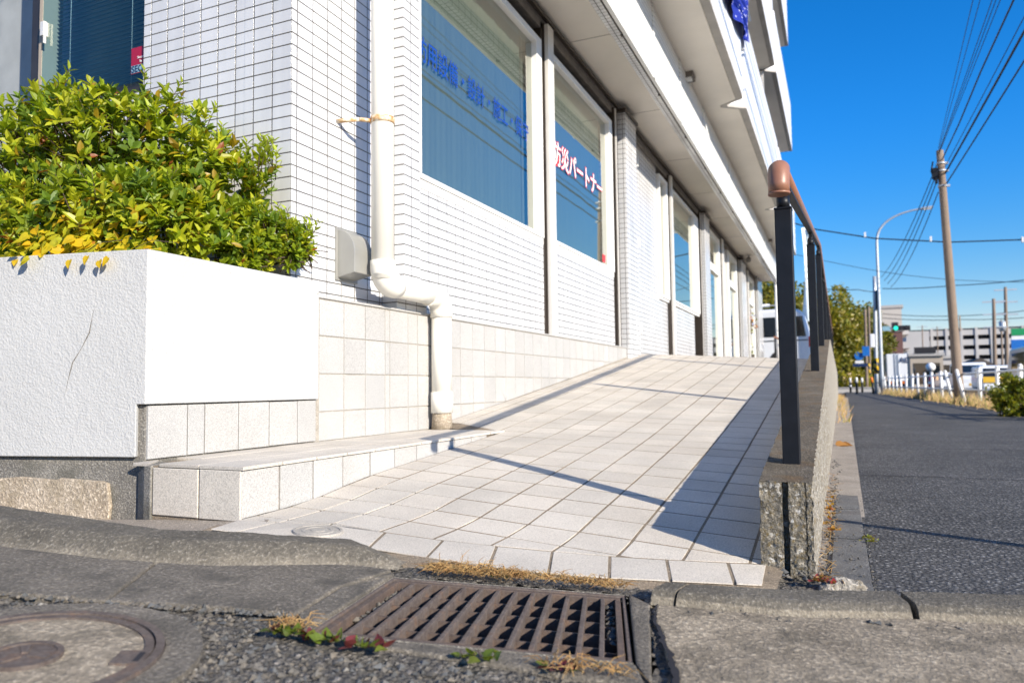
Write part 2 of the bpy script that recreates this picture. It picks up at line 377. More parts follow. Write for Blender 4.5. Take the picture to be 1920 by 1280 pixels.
m = Mat('indigo_print_cloth', (.02,.03,.25), .85, .2)
mp = m.n('ShaderNodeMapping'); mp.inputs['Scale'].default_value = (9, 9, 22); mp.inputs['Rotation'].default_value = (.5, 0, 0); m.l(m.co, mp.inputs[0])
m.col(m.mix(m.ramp(m.vor(1.0, 'F1', 'Distance', mp.outputs[0]), [(.16, 1.0), (.24, 0.0)]), (.015,.03,.27), (.50,.52,.75))); MT['cloth'] = m.m

def tint_attr(o, cols, per):               # one colour per 'per' vertices
    me = o.data; a = me.color_attributes.new('tint', 'FLOAT_COLOR', 'POINT')
    arr = np.ones((len(me.vertices), 4), np.float32)
    if isinstance(per, int): arr[:, :3] = np.repeat(np.asarray(cols, np.float32), per, axis=0)[:len(me.vertices)]
    else: arr[:, :3] = np.asarray(cols, np.float32)[np.asarray(per)]
    a.data.foreach_set('color', arr.ravel()); return o

# ------------------------------------------------------------------ tiles as geometry
def clip(poly, a, b):                      # keep the part left of the line a->b (2d)
    out = []
    def sd_(p): return (b[0]-a[0])*(p[1]-a[1]) - (b[1]-a[1])*(p[0]-a[0])
    for i in range(len(poly)):
        p, q = poly[i], poly[(i+1) % len(poly)]; sp_, sq = sd_(p), sd_(q)
        if sp_ >= 0: out.append(p)
        if (sp_ > 0) != (sq > 0) and abs(sp_ - sq) > 1e-12:
            t = sp_/(sp_-sq); out.append((p[0]+(q[0]-p[0])*t, p[1]+(q[1]-p[1])*t))
    return out
def area(p): return sum(p[i][0]*p[(i+1) % len(p)][1]-p[(i+1) % len(p)][0]*p[i][1] for i in range(len(p)))/2
def inset(p, d):
    n = len(p); out = []
    for i in range(n):
        a, b, c = Vector(p[i-1]), Vector(p[i]), Vector(p[(i+1) % n])
        e1 = (b-a).normalized(); e2 = (c-b).normalized(); n1 = Vector((-e1.y, e1.x)); n2 = Vector((-e2.y, e2.x))
        k = n1 + n2
        if k.length < 1e-6: k = n1
        k = k / max(.35, k.dot(n1)); out.append(tuple(b + k*d))
    return out
class Tiles:
    def __init__(s, mp, th=.004, gap=.0032, bev=.0016): s.mb = MB(); s.mp = mp; s.th = th; s.gap = gap; s.bev = bev; s.own = []; s.cols = []
    def tile(s, poly, base=1.0):
        q = []
        for p in poly:
            if not q or (Vector(p)-Vector(q[-1])).length > 1e-4: q.append(p)
        if len(q) > 2 and (Vector(q[0])-Vector(q[-1])).length < 1e-4: q.pop()
        poly = q
        if len(poly) < 3: return
        if area(poly) < 0: poly = poly[::-1]
        if area(poly) < 3e-4: return
        j = lambda p: tuple(c + rnd.uniform(-.0006,.0006) for c in p)
        o = inset(poly, s.gap + rnd.uniform(-.0006,.0008)); i2 = inset(o, s.bev)
        if area(i2) < 1e-4: return
        dz = rnd.uniform(-.0006, .0006); n = len(poly)
        v = [s.mp(p[0], p[1], -.002) for p in o] + [s.mp(p[0], p[1], s.th - s.bev*.6 + dz) for p in o] + [s.mp(p[0], p[1], s.th + dz) for p in i2]
        f = [(k, (k+1) % n, n+(k+1) % n, n+k) for k in range(n)] + [(n+k, n+(k+1) % n, 2*n+(k+1) % n, 2*n+k) for k in range(n)] + [tuple(range(2*n, 3*n))]
        s.mb.add(v, f); t = base*rnd.uniform(.92, 1.03); w_ = rnd.uniform(-.006, .010)
        s.cols.append((t+w_, t, t-w_)); s.own += [len(s.cols)-1]*(3*n)
    def build(s, name, mat, parent=None):
        o = s.mb.build(name, mat, parent); tint_attr(o, s.cols, s.own); return o

# ================================================================== THE SETTING
# open ground sheet to the horizon, below everything
g = MB(); g.add([(-1500,-300,-.62),(1500,-300,-.62),(1500,2500,-.62),(-1500,2500,-.62)], [(0,1,2,3)])
struct(g.build('ground', MT['ground']))

E1 = Vector((.968, .252, 0))               # direction of the kerb line
def v3(x, y, h=0.0): return Vector((x, y, G(x) + h))

# grate quadrilateral
GA, GB, GC, GD = Vector((-.798,.992)), Vector((-.851,1.325)), Vector((-.41,1.491)), Vector((-.308,1.158))
def guv(u, v, h=0.0):
    p = (GA*(1-u)+GD*u)*(1-v) + (GB*(1-u)+GC*u)*v; return Vector((p.x, p.y, G(p.x)+h))
def in_grate(x, y, grow=.012):
    c = (GA+GB+GC+GD)/4; q = [c + (p-c)*(1+grow/.22) for p in (GA, GD, GC, GB)]
    return all((q[(i+1) % 4].x-q[i].x)*(y-q[i].y) - (q[(i+1) % 4].y-q[i].y)*(x-q[i].x) > 0 for i in range(4))

# coarse asphalt of the road in front, as a rough height field with a hole for the drain
def roadmesh():
    b = MB(); xs = list(np.arange(-6, -2.2, .12)) + list(np.arange(-2.2, .42, .011)) + list(np.arange(.42, 8, .15))
    ys = list(np.arange(-4, .35, .12)) + list(np.arange(.35, 1.36, .011)) + list(np.arange(1.36, 1.9, .03))
    nx = len(xs); v = []
    for y in ys:
        for x in xs:
            h = 0
            if -2.3 < x < .5 and y > .3:
                p = Vector((x, y, 0)); h = .0035*mnoise.noise(p*70) + .0022*mnoise.noise(p*150) + .003*mnoise.noise(p*11)
            v.append((x, y, G(x) - .010 + h))
    f = []
    for j in range(len(ys)-1):
        for i in range(nx-1):
            cx, cy = (xs[i]+xs[i+1])/2, (ys[j]+ys[j+1])/2
            if in_grate(cx, cy, .03) : continue
            if cx < -.86 and cy > 1.02 + max(-.6, (cx+1.6)*.42) + .10: continue
            f.append((j*nx+i, j*nx+i+1, (j+1)*nx+i+1, (j+1)*nx+i))
    b.add(v, f, 0, True); return b
struct(roadmesh().build('road', MT['road']))

def slab(name, pts, h, mat, th=.05, bevel=.004):   # a paving slab following the sloping ground; pts counter-clockwise
    P = [v3(x, y, h - th) for x, y in pts]
    b = MB(); b.prism(P, (0,0,th)); return struct(b.build(name, mat, None, bevel))
# gutter pan on the left, two castings with a joint
slab('gutter_pan', [(-1.163,.915),(-1.02,.985),(-.866,1.045),(-.897,1.205),(-.876,1.36),(-.976,1.345),(-1.162,1.19),(-1.285,1.125)], .0, MT['pan'])
slab('gutter_pan', [(-2.6,.50),(-1.353,.842),(-1.166,.913),(-1.288,1.122),(-1.357,1.095),(-1.602,1.03),(-2.9,.80)], .001, MT['pan'])
# grate surround: four concrete bars
def bar(a, b_, c, d, h): slab('drain_surround', [a, b_, c, d], h, MT['pan'])
bar((-.842,.968),(-.268,1.082),(-.303,1.154),(-.803,.985), -.002)
bar((-.862,1.046),(-.804,.989),(-.857,1.33),(-.893,1.206), -.001)
slab('drain_surround', [(-.892,1.209),(-.859,1.334),(-.862,1.345),(-.873,1.352)], -.0014, MT['pan'])
bar((-.303,1.156),(-.262,1.085),(-.352,1.46),(-.405,1.50), -.001)
# concrete apron on the right with the crack, and the low kerb behind it
slab('gutter_apron', [(-.246,1.06),(2.2,1.5),(2.2,2.3),(.30,1.675),(.10,1.618),(-.084,1.535),(-.338,1.455),(-.322,1.36),(-.296,1.31),(-.275,1.235),(-.243,1.15),(-.226,1.10)], .002, MT['apron'])
def kerb_right(name, pts_f, pts_b, h0, h1):
    b = MB(); n = len(pts_f); prof = [(0,0),(.07,.55),(.16,.88),(.26,.98),(1,1)]
    def fn(u, v):
        k = min(int(u*(n-1)), n-2); t = u*(n-1)-k
        f_ = Vector(pts_f[k]).lerp(Vector(pts_f[k+1]), t); r_ = Vector(pts_b[k]).lerp(Vector(pts_b[k+1]), t)
        i = min(int(v*4), 3); s_ = v*4-i; a = prof[i][0]*(1-s_)+prof[i+1][0]*s_; hh = prof[i][1]*(1-s_)+prof[i+1][1]*s_
        p = f_.lerp(r_, a); nz = .0009*mnoise.noise(Vector((p.x, p.y, 0))*60)
        return (p.x, p.y, G(p.x) - .004 + (h0*(1-u)+h1*u)*hh + nz)
    b.grid(fn, 60, 16); wear = [1.0 if j <= 3 else max(0, 1-(j-3)*.55) for j in range(17) for i in range(61)]
    # end caps and back
    for u in (0, 1):
        col_ = [fn(u, j/16) for j in range(17)]; base = [(p[0], p[1], G(p[0])-.03) for p in col_]
        vv = col_ + base; b.add(vv, [(j, j+1, 17+j+1, 17+j) if u == 1 else (j+1, j, 17+j, 17+j+1) for j in range(16)])
    wear += [.5]*(len(b.v)-len(wear)); o = b.build(name, MT['kerbw']); tint_attr(o, [(w_, w_, w_) for w_ in wear], 1); return struct(o)
kerb_right('kerb', [(-.352,1.462),(-.31,1.474)], [(-.336,1.53),(-.296,1.548)], .030, .030)
kerb_right('kerb', [(-.305,1.470),(-.084,1.537),(.112,1.618)], [(-.29,1.55),(-.145,1.612),(.085,1.715)], .030, .030)
kerb_right('kerb', [(.124,1.622),(.30,1.68),(2.2,2.31)], [(.098,1.72),(.31,1.80),(2.2,2.44)], .030, .030)

# rounded kerb on the left
KF = [(-3.2,.42),(-2.2,.80),(-1.602,1.012),(-1.357,1.075),(-1.162,1.170),(-.976,1.325),(-.915,1.352),(-.868,1.372)]
KB = [(-3.6,.75),(-2.4,1.03),(-1.824,1.146),(-1.499,1.195),(-1.376,1.215),(-1.225,1.300),(-1.02,1.415),(-.878,1.420)]
KH = [.045,.045,.043,.041,.040,.040,.034,.006]
def kfn(u, v):
    n = len(KF); k = min(int(u*(n-1)), n-2); t = u*(n-1)-k
    f_ = Vector(KF[k]).lerp(Vector(KF[k+1]), t); r_ = Vector(KB[k]).lerp(Vector(KB[k+1]), t); h = KH[k]*(1-t)+KH[k+1]*t
    p = f_.lerp(r_, v**1.15); s_ = v/.5; s_ = min(1, s_); e = s_*s_*(3-2*s_)
    q = Vector((p.x, p.y, 0)); nz = (.002*mnoise.noise(q*22) + .001*mnoise.noise(q*90)) * min(1, v*4)
    return (p.x, p.y, G(p.x) - .003 + h*e + nz)
b = MB(); b.grid(kfn, 260, 26); o = b.build('kerb', MT['kerbw'])
tint_attr(o, [(max(0, 1-j_/9.0) + max(0, (i_-225)/35.0)*.8,)*3 for j_ in range(27) for i_ in range(261)], 1); struct(o)
# concrete bedding between kerb, step and planter
b = MB(); bp = [(-3.6,.72,.05),(-2.4,1.0,.04),(-1.824,1.12,.03),(-1.499,1.175,.05),(-1.376,1.195,.06),(-1.225,1.28,.068),(-1.30,1.41,.088),(-1.42,1.60,.093),(-1.50,1.60,.086),(-1.95,1.66,.045),(-2.6,1.52,.035),(-3.6,1.4,.03)]
b.prism([(x, y_, z_-.08) for x, y_, z_ in bp], (0,0,.08)); struct(b.build('bedding', MT['mortar']))

# ramp surface
RY = [0,1.6,1.75,1.86,2.07,2.76,3.33,4.7,7.69,60]; RZ = [0,0,.003,.008,.034,.113,.177,.33,.667,.667]
CY = [0,1.7,2.07,2.76,3.33,4.7,7.69,60]; CC = [.08,.08,.073,.054,.038,.042,.058,.058]
def rz(x, y):
    z = np.interp(y, RY, RZ) + np.interp(y, CY, CC)*(-x-.12)
    if y < 2.2 and x < -1.2:
        k = min(1, (-x-1.2)/.28); k = k*k*(3-2*k); z -= .016*k*min(1, max(0, (y-1.45)/.12))*min(1, (2.2-y)/.5)
    return float(z)
def rmap(x, y, h): return (x, y, rz(x, y) + h)
BT = [(-1.49,1.567),(-1.382,1.59),(-1.22,1.612),(-1.068,1.628),(-.911,1.645),(-.778,1.673),(-.647,1.708),(-.517,1.75),(-.391,1.798),(-.258,1.852),(-.17,1.885)]
BB = [(-1.42,1.392),(-1.348,1.404),(-1.187,1.447),(-1.013,1.471),(-.865,1.486),(-.72,1.504),(-.59,1.532),(-.469,1.579),(-.348,1.635),(-.222,1.693),(-.165,1.72)]
# mortar bed below the tiles (its front edge shows as a beige strip by the drain)
b = MB()
ys_ = [1.9+i*.1 for i in range(0, 60)] + [7.69, 8.0, 8.5, 9.5, 24]
front = [(-1.46,1.375),(-1.35,1.392),(-1.19,1.428),(-1.013,1.445),(-.875,1.40),(-.72,1.425),(-.59,1.475),(-.469,1.53),(-.348,1.60),(-.222,1.67),(-.14,1.70)]
top = [(-.185 - (1.905-.185)*i/16) for i in range(17)]
strip = []
nfr = 40
def frl(t, L):
    k = min(int(t*(len(L)-1)), len(L)-2); s_ = t*(len(L)-1)-k; return Vector(L[k]).lerp(Vector(L[k+1]), s_)
def bedfn(u, v):
    a = frl(u, front); c_ = Vector((-1.49 + (1.49-.12)*u, 2.2)); p = a.lerp(c_, v)
    return (p.x, p.y, rz(p.x, p.y) - .0004 - .010*max(0, 1-v*9) - (.006 if p.x < -1.1 and p.y < 2.1 else 0))
b.grid(bedfn, 60, 40)
for y0, y1 in zip(ys_[3:-1], ys_[4:]):
    x0 = -1.49 if y1 < 3.31 else -1.92
    b.grid(lambda u, v: (x0 + (-.12-x0)*u, y0+(y1-y0)*v, rz(x0+(-.12-x0)*u, y0+(y1-y0)*v) - .0004), 8, 1)
struct(b.build('ramp_bed', MT['grout']))
T = Tiles(rmap, .0006, .0039, .0005)
LX = [-.175,-.21] + [-.21-.1456*k for k in range(1, 9)] + [-1.49]
PY = .1405
row = 0
y = 2.05 - 4*PY
while y < 9.3:
    edges = list(LX)
    if y > 3.30: edges = LX[:-1] + [-1.52,-1.665,-1.81,-1.90]
    for a_, c_ in zip(edges[1:], edges[:-1]):
        poly = [(a_, y), (c_, y), (c_, y+PY), (a_, y+PY)]
        if a_ < -1.491 and y < 3.45: poly = clip(poly, (-1.49,3.29), (-1.9,3.49)) if False else clip(poly, (-1.91,3.495), (-1.49,3.29))
        if y < 1.95:
            for p, q in zip(BT[:-1], BT[1:]):
                # only clip by the border segment under this tile
                mid = (a_+c_)/2
                if p[0]-.02 <= mid <= q[0]+.02 or True:
                    pass
            # clip by the local border line
            mid = (a_+c_)/2; k = min(range(len(BT)-1), key=lambda i: abs((BT[i][0]+BT[i+1][0])/2-mid))
            poly = clip(poly, BT[k], BT[k+1])
        if len(poly) >= 3: T.tile(poly)
    y += PY
for (p, q, r_, s_) in zip(BB[:-1], BB[1:], BT[1:], BT[:-1]): T.tile([p, q, r_, s_], 1.0)
ro = T.build('ramp', MT['floor']); struct(ro)

# footpath, edge strip, debris bed beside the wall
def pz(y): return -.014 - .01*max(0, min(12, y-2))
b = MB(); ys_ = [1.62,1.75,1.9,2.2,2.6,3.2,4,6,9,14,20,30,50,80]
L_ = lambda y: .054 if y < 5 else .054+.006*(y-5)
Rr = lambda y: max(2.05, 3.6-.04*y)
FRX = lambda u: None
pv = []
b.add([(.085,1.712,pz(1.7)),(.30,1.80,pz(1.8)),(2.2,2.44,pz(2.3)),(3.5,2.8,pz(2.3)),(3.5,3.4,pz(3.2)),(.054,3.4,pz(3.2)),(.054,1.78,pz(1.7))], [tuple(range(7))])
for y0, y1 in zip([3.4,4,6,9,14,20,30,50], [4,6,9,14,20,30,50,90]):
    b.add([(L_(y0),y0,pz(y0)),(Rr(y0),y0,pz(y0)),(Rr(y1),y1,pz(y1)),(L_(y1),y1,pz(y1))], [(0,1,2,3)])
struct(b.build('footpath', MT['path']))
for y0_ in (4.3, 6.4, 13.0):
    b = MB(); n_ = 40; v = []
    for i in range(n_+1):
        x_ = L_(y0_) + (2.6-L_(y0_))*i/n_; yy_ = y0_ + .05*mnoise.noise(Vector((x_*2, y0_, 0))); v += [(x_, yy_-.007, pz(yy_)+.004), (x_, yy_+.007, pz(yy_)+.004)]
    b.add(v, [(2*i, 2*i+2, 2*i+3, 2*i+1) for i in range(n_)]); struct(b.build('path_seam', MT['shade']))
b = MB(); yy = 1.80; lens_ = [.62,.61,.60]+[.6]*60
for L in lens_:
    if yy > 34: break
    x0 = -.035; b.add([(x0,yy+.003,pz(yy)+.004),(L_(yy)-.002,yy+.003,pz(yy)+.004),(L_(yy+L)-.002,yy+L-.003,pz(yy+L)+.004),(x0+.004,yy+L-.003,pz(yy+L)+.004)], [(0,1,2,3)]); yy += L
struct(b.build('path_edge_strip', MT['strip']))
b = MB(); b.add([(-.08,1.74,-.018),(.056,1.79,-.018),(.3,34,pz(30)-.006),(-.08,34,pz(30)-.006)], [(0,1,2,3)]); struct(b.build('path_verge', MT['mortar']))
b = MB(); b.add([(2.0,2.0,-.16),(40,2.0,-.25),(60,400,-.25),(2.0,400,-.25)], [(0,1,2,3)]); struct(b.build('street', MT['street']))
b = MB(); b.prism([(-14,7.7,-.3),(-1.9,7.7,-.3),(-1.9,21.9,-.3),(-.1,21.9,-.3),(-.1,40,-.3),(-14,40,-.3)], (0,0,1.03)); struct(b.build('terrace', MT['street']))
b = MB(); b.prism([(-.3,42,-.3),(2.0,42,-.3),(2.3,90,-.3),(-.3,90,-.3)], (0,0,.12)); struct(b.build('far_path', MT['path']))

# ================================================================== THE BUILDING
XF = -1.94
bld = thing('shop_building', 'white tiled apartment building with shop windows along the ramp', 'building', (-2.0, 2.37, .2))
def part(mb, name, mat, parent=None, bevel=0, label=None):
    o = mb.build(name, mat, parent or bld, bevel)
    if label: o['label'] = label
    return o
# street-side wall: corner face, pilaster, panels below the windows, pier between bays
def boxes(name, mat, L, bevel=0):
    for q in L: k = MB(); k.box(*q); part(k, name, mat, None, bevel)
boxes('wall', MT['tile'], [(-2.25,-2.0,2.367,3.13,.2,3.28)]); boxes('pilaster', MT['tile'], [(-2.25,-1.942,3.13,3.283,.2,3.28)])
boxes('wall_panel', MT['tile'], [(-2.25,-1.958,3.283,5.074,.2,1.475),(-2.25,-1.958,5.247,6.95,.2,1.48),(-2.25,-1.985,8.0,9.03,.2,3.12),(-2.25,-1.985,9.031,9.54,.2,1.489),(-2.25,-1.985,9.77,11.47,.2,1.4945),(-2.25,-1.985,14.6,15.2,.2,3.12)])
boxes('tiled_pier', MT['tile'], [(-2.25,-1.87,7.17,7.60,.2,3.17),(-2.25,-1.88,12.02,12.5,.2,3.17),(-2.25,-1.88,16.95,17.75,.2,3.17),(-2.25,-1.88,20.5,21.7,.2,3.28)])

# side wall facing the corner, with the window opening
boxes('side_wall', MT['tile'], [(-2.846,-2.2501,2.368,2.6,.2,3.9),(-3.68,-2.8461,2.368,2.6,.2,1.80),(-3.68,-2.8461,2.368,2.6,3.05,3.9)])
b = MB(); b.box(-14,-3.681,5.3,5.5,.2,9); part(b, 'rear_wing_wall', MT['tile'])
# grey stone tile dado with its sloping foot
b = MB(); b.prism([(-2.1,2.36,.18),(-1.906,2.36,.18),(-1.906,7.72,.6),(-2.1,7.72,.6)][::-1], (0,0,.62)) if False else None
b = MB()
v = [(-1.906,2.05,.1),(-1.906,3.4,.15),(-1.906,7.75,.70),(-1.906,7.75,.806),(-1.906,2.05,.806)]
b.prism([(-1.906,2.05,.1),(-1.906,3.4,.15),(-1.906,7.75,.70),(-1.906,7.75,.806),(-1.906,2.40,.806),(-1.906,2.40,.40),(-1.906,2.05,.40)], (-.09,0,0))
part(b, 'dado_backing', MT['palegrout'])
dm = lambda a_, z_, h: (-1.906 + h, a_, z_)
T = Tiles(dm, .0035, .0026)
rows_ = [.233,.35,.502,.654,.803]
yl = [2.425,2.59,2.745,2.90,2.94,3.10,3.19]
def dado(y0, y1, z0, z1):
    poly = [(y0,z0),(y1,z0),(y1,z1),(y0,z1)]
    poly = clip(poly, (1.5,.232),(3.47,.232)) if y0 < 3.4 else poly
    if y1 > 3.35: poly = clip(poly, (3.35,.225),(4.7,.40)); poly = clip(poly, (4.7,.405),(7.69,.772))
    if len(poly) >= 3: T.tile(poly)
for z0, z1 in zip(rows_[:-1], rows_[1:]):
    for y0, y1 in zip(yl[:-1], yl[1:]): dado(y0, y1, z0, z1)
    yy = 3.19
    while yy < 7.7: dado(yy, min(yy+.152, 7.75), z0, z1); yy += .152
dd = T.build('dado_tiles', MT['wallstone'], bld)
b = MB(); b.box(-2.06,-1.899,2.395,7.75,.8065,.8165); part(b, 'dado_coping', MT['copingstone'], None, .002)
# little tiled base ledge behind the downpipe
b = MB(); b.box(-2.0,-1.915,3.02,3.30,.817,.905); part(b, 'base_ledge', MT['tile'], None, .002)

# --- windows
def window(name, y0, y1, z0, z1, label, curtain=True, glassx=-1.99, fw=.03, right=.10):
    f = MB(); xo, xi = -1.945, -2.03
    f.box(xi,xo,y0,y1,z0,z0+.028); f.box(xi,xo,y0,y1,z1-.0501,z1); f.box(xi,xo,y0,y0+fw,z0+.028,z1-.05); f.box(xi,xo,y1-right,y1,z0+.028,z1-.05)
    o = part(f, 'window', MT['whiteframe'], None, .003, label)
    g_ = MB(); g_.add([(glassx,y0+fw,z0+.028),(glassx,y1-right,z0+.028),(glassx,y1-right,z1-.05),(glassx,y0+fw,z1-.05)], [(0,1,2,3)]); g_.build('pane', MT['glass'], o)
    if curtain:
        c = MB(); n = 160
        c.grid(lambda u, v: (-2.003 + .0018*math.sin(u*(y1-y0)*85) + .0025*math.sin(u*(y1-y0)*31), y0+(y1-y0-.30)*u, z0+(z1-z0)*v), n, 1)
        c.build('curtain', MT['curtain'], o)
        r = MB(); r.box(-2.11,-2.04,y1-.27,y1-.22,z0,z1); r.box(-2.11,-2.04,y1-.19,y1-.15,z0,z1); r.build('inner_frame', MT['alu'], o)
    return o
w1 = window('window', 3.283, 5.07, 1.525, 3.02, 'large shop window with blue lettering')
w2 = window('window', 5.25, 6.95, 1.53, 3.02, 'shop window with white and red lettering')
w3 = window('window', 9.05, 9.53, 1.52, 3.05, None, False); w4 = window('window', 9.78, 11.80, 1.53, 3.05, None, True, right=.36)
boxes('window_sill', MT['whiteframe'], [(-2.0,-1.953,3.283,5.07,1.475,1.524),(-2.0,-1.953,5.25,6.95,1.48,1.529),(-2.02,-1.96,9.03,9.54,1.49,1.5195),(-2.02,-1.96,9.77,11.8,1.495,1.5295)], .004)
# mullions: dark groove and pale post
def mull(y, z0, name='mullion', xo=-1.915, wd=.12):
    a_ = MB(); a_.box(-2.05,-1.955,y-.03,y+.02,z0,3.17); o = part(a_, 'mullion', MT['bronze'])
    c = MB(); c.box(-2.04,xo,y+.021,y+.021+wd,z0,3.165); c.build('post', MT['alu'], o)
    d = MB(); d.box(-2.04,-1.943,y+.006,y+.0205,z0,3.166); d.build('dark_edge', MT['bronze'], o)
mull(5.105, .818); mull(9.585, .72, wd=.1); mull(14.25, .72, wd=.16); mull(18.55, .72, wd=.12)
for y_ in (6.985, 11.88, 16.78, 20.35):
    a_ = MB(); a_.box(-2.05,-1.935,y_+.008,y_+.03,.72,3.17); a_.box(-2.05,-1.921,y_+.055,y_+.07,.72,3.168); o = part(a_, 'shutter_rail', MT['bronze'])
    c = MB(); c.box(-2.05,-1.925,y_+.031,y_+.054,.72,3.165); c.build('pale_channel', MT['alu'], o)
boxes('pier_cap', MT['bronze'], [(-2.1,-1.852,y_-.03,y_+.47 if y_ < 16 else y_+.82,3.171,3.20) for y_ in (7.16, 12.01, 16.94)])
# white door in the recess
d = MB(); d.box(-2.03,-1.965,7.68,7.76,.70,3.12); d.box(-2.03,-1.967,7.90,7.99,.70,3.12); d.box(-2.03,-1.969,7.761,7.899,3.0,3.12)
do = part(d, 'door', MT['whiteframe'], None, .003, 'white door in the recess behind the tiled pier')
d = MB(); d.box(-2.05,-2.0,7.761,7.899,.70,2.999); d.build('leaf', MT['whiteframe'], do)
for z_ in (1.0, 1.95, 2.85): d = MB(); d.box(-1.966,-1.950,7.98,8.02,z_,z_+.11); d.build('hinge', MT['alu'], do)
# glazed entrance bays further along
for (y0, y1) in ((12.55,14.18),(15.25,16.72),(17.8,18.5),(18.72,20.3)):
    f = MB(); f.box(-2.03,-1.95,y0,y0+.16,.72,3.12); f.box(-2.03,-1.95,y1-.2,y1,.72,3.12); f.box(-2.03,-1.952,y0+.161,y1-.201,3.02,3.12); f.box(-2.03,-1.952,y0+.161,y1-.201,2.42,2.55); f.box(-2.03,-1.953,y0+.161,y1-.201,.72,.86)
    o = part(f, 'glazed_door', MT['whiteframe'], None, .003)
    g_ = MB(); g_.add([(-1.995,y0+.16,.86),(-1.995,y1-.2,.86),(-1.995,y1-.2,3.02),(-1.995,y0+.16,3.02)], [(0,1,2,3)]); g_.build('pane', MT['glass'], o)
    c = MB(); c.box(-2.2,-2.12,y0,y1,.72,3.1); c.build('curtain', MT['curtain'], o)
# header above the windows
b = MB(); b.box(-2.1,-1.955,3.283,21.7,3.12,3.279); part(b, 'header', MT['header'], None, .004)
b = MB(); b.box(-2.1,-1.925,3.13,21.7,3.205,3.222); part(b, 'header_trim', MT['bronze'])
# soffit, tiled band, gutter slot, fascia
b = MB(); b.box(-2.05,-1.5345,2.2,21.72,3.2805,3.33); part(b, 'soffit', MT['soffit'])
boxes('soffit_joint', MT['header'], [(-1.94,-1.536,3.9+k*1.82,3.905+k*1.82,3.2785,3.2803) for k in range(10)])
b = MB(); b.box(-1.534,-1.462,2.2,21.72,3.168,3.33); b.box(-1.446,-1.4405,2.2,21.72,3.168,3.33); part(b, 'tiled_band', MT['tile'])
b = MB(); b.box(-1.4615,-1.4465,2.2,21.72,3.176,3.325)
for k in range(14): b.box(-1.47,-1.440,2.9+k*1.32,2.93+k*1.32,3.160,3.1755)
part(b, 'gutter_slot', MT['bronze'])
b = MB(); b.box(-1.44,-1.41,2.2,21.70,3.155,3.829); part(b, 'fascia', MT['fascia'])
boxes('fascia_joint_cover', MT['fascia'], [(-1.4095,-1.400,y_,y_+.05,3.155,3.829) for y_ in (6.42, 7.63, 9.12, 11.4, 14.0, 17.2)])
# balconies: slab soffit with lip, ribbed parapet with notches
def balcony_front(y0, y1, z0, zt, lvl):
    N = [9.06, 15.0]
    line = [(-.93, y0)]
    for n_ in N:
        if y0 < n_ < y1: line += [(-.93,n_),(-1.13,n_+.14),(-1.13,n_+.20),(-.93,n_+.36)]
    line.append((-.93, y1))
    o = None
    s = MB(); s.prism([(-2.3,y0,z0)] + [(x-.085,y,z0) for x, y in line] + [(-2.3,y1,z0)], (0,0,.18))
    o = part(s, 'balcony', MT['soffit'])
    l_ = MB()
    for (p, q) in zip(line[:-1], line[1:]):
        l_.add([(p[0]-.08,p[1],z0-.004),(p[0],p[1],z0-.004),(q[0],q[1],z0-.004),(q[0]-.08,q[1],z0-.004),(p[0]-.08,p[1],z0+.03),(p[0],p[1],z0+.03),(q[0],q[1],z0+.03),(q[0]-.08,q[1],z0+.03)], [(0,3,2,1),(4,5,6,7),(0,1,5,4),(1,2,6,5),(2,3,7,6),(3,0,4,7)])
    l_.build('slab_lip', MT['lip'], o)
    p_ = MB()
    for (p, q) in zip(line[:-1], line[1:]):
        p_.add([(p[0]-.07,p[1],z0+.031),(p[0]-.003,p[1],z0+.031),(q[0]-.003,q[1],z0+.031),(q[0]-.07,q[1],z0+.031),(p[0]-.07,p[1],zt),(p[0]-.003,p[1],zt),(q[0]-.003,q[1],zt),(q[0]-.07,q[1],zt)], [(0,3,2,1),(4,5,6,7),(0,1,5,4),(1,2,6,5),(2,3,7,6),(3,0,4,7)])
    p_.build('parapet', MT['parapet'], o)
    e = MB(); e.box(-2.2,-.94,y1-.06,y1-.001,z0+.181,zt-.01); e.build('end_parapet', MT['parapet'], o)
    return o
balcony_front(2.6, 20.95, 3.83, 5.08, 0); balcony_front(2.6, 20.85, 6.6, 7.85, 1); balcony_front(2.6, 20.7, 9.4, 10.65, 2)
b = MB(); b.box(-2.6,-2.25,2.3,21.7,3.34,12.2); part(b, 'upper_wall', MT['tile'])
boxes('balcony_divider', MT['tile'], [(-2.25,-1.15,y_,y_+.12,z_,z_+2.55) for z_ in (4.01, 6.78, 9.58) for y_ in (15.05, 9.1)])
boxes('balcony_window', MT['carglass'], [(-2.249,-2.235,3.6+k*3.0,5.4+k*3.0,z_,z_+2.0) for z_ in (4.05, 6.82, 9.62) for k in range(6)])
b = MB(); b.box(-2.6,-1.2,2.3,21.7,12.2,12.4); part(b, 'roof', MT['lip'])
# interior shell so the rooms are closed
b = MB(); b.box(-5.2,-5.1,2.6,21.7,.2,3.28); b.box(-5.1,-2.26,21.5,21.7,.2,3.3); b.box(-5.1,-2.26,2.62,21.5,3.2,3.279); b.box(-5.1,-2.26,2.62,21.5,.5,.6); b.box(-5.1,-2.2505,2.601,2.62,.6,3.2)
b.box(-2.75,-2.7,3.0,21.5,.6,3.2)
part(b, 'interior_wall', MT['roomwall'])
for o_ in [o_ for o_ in bld.children if o_.name.startswith('interior_wall')]: pass
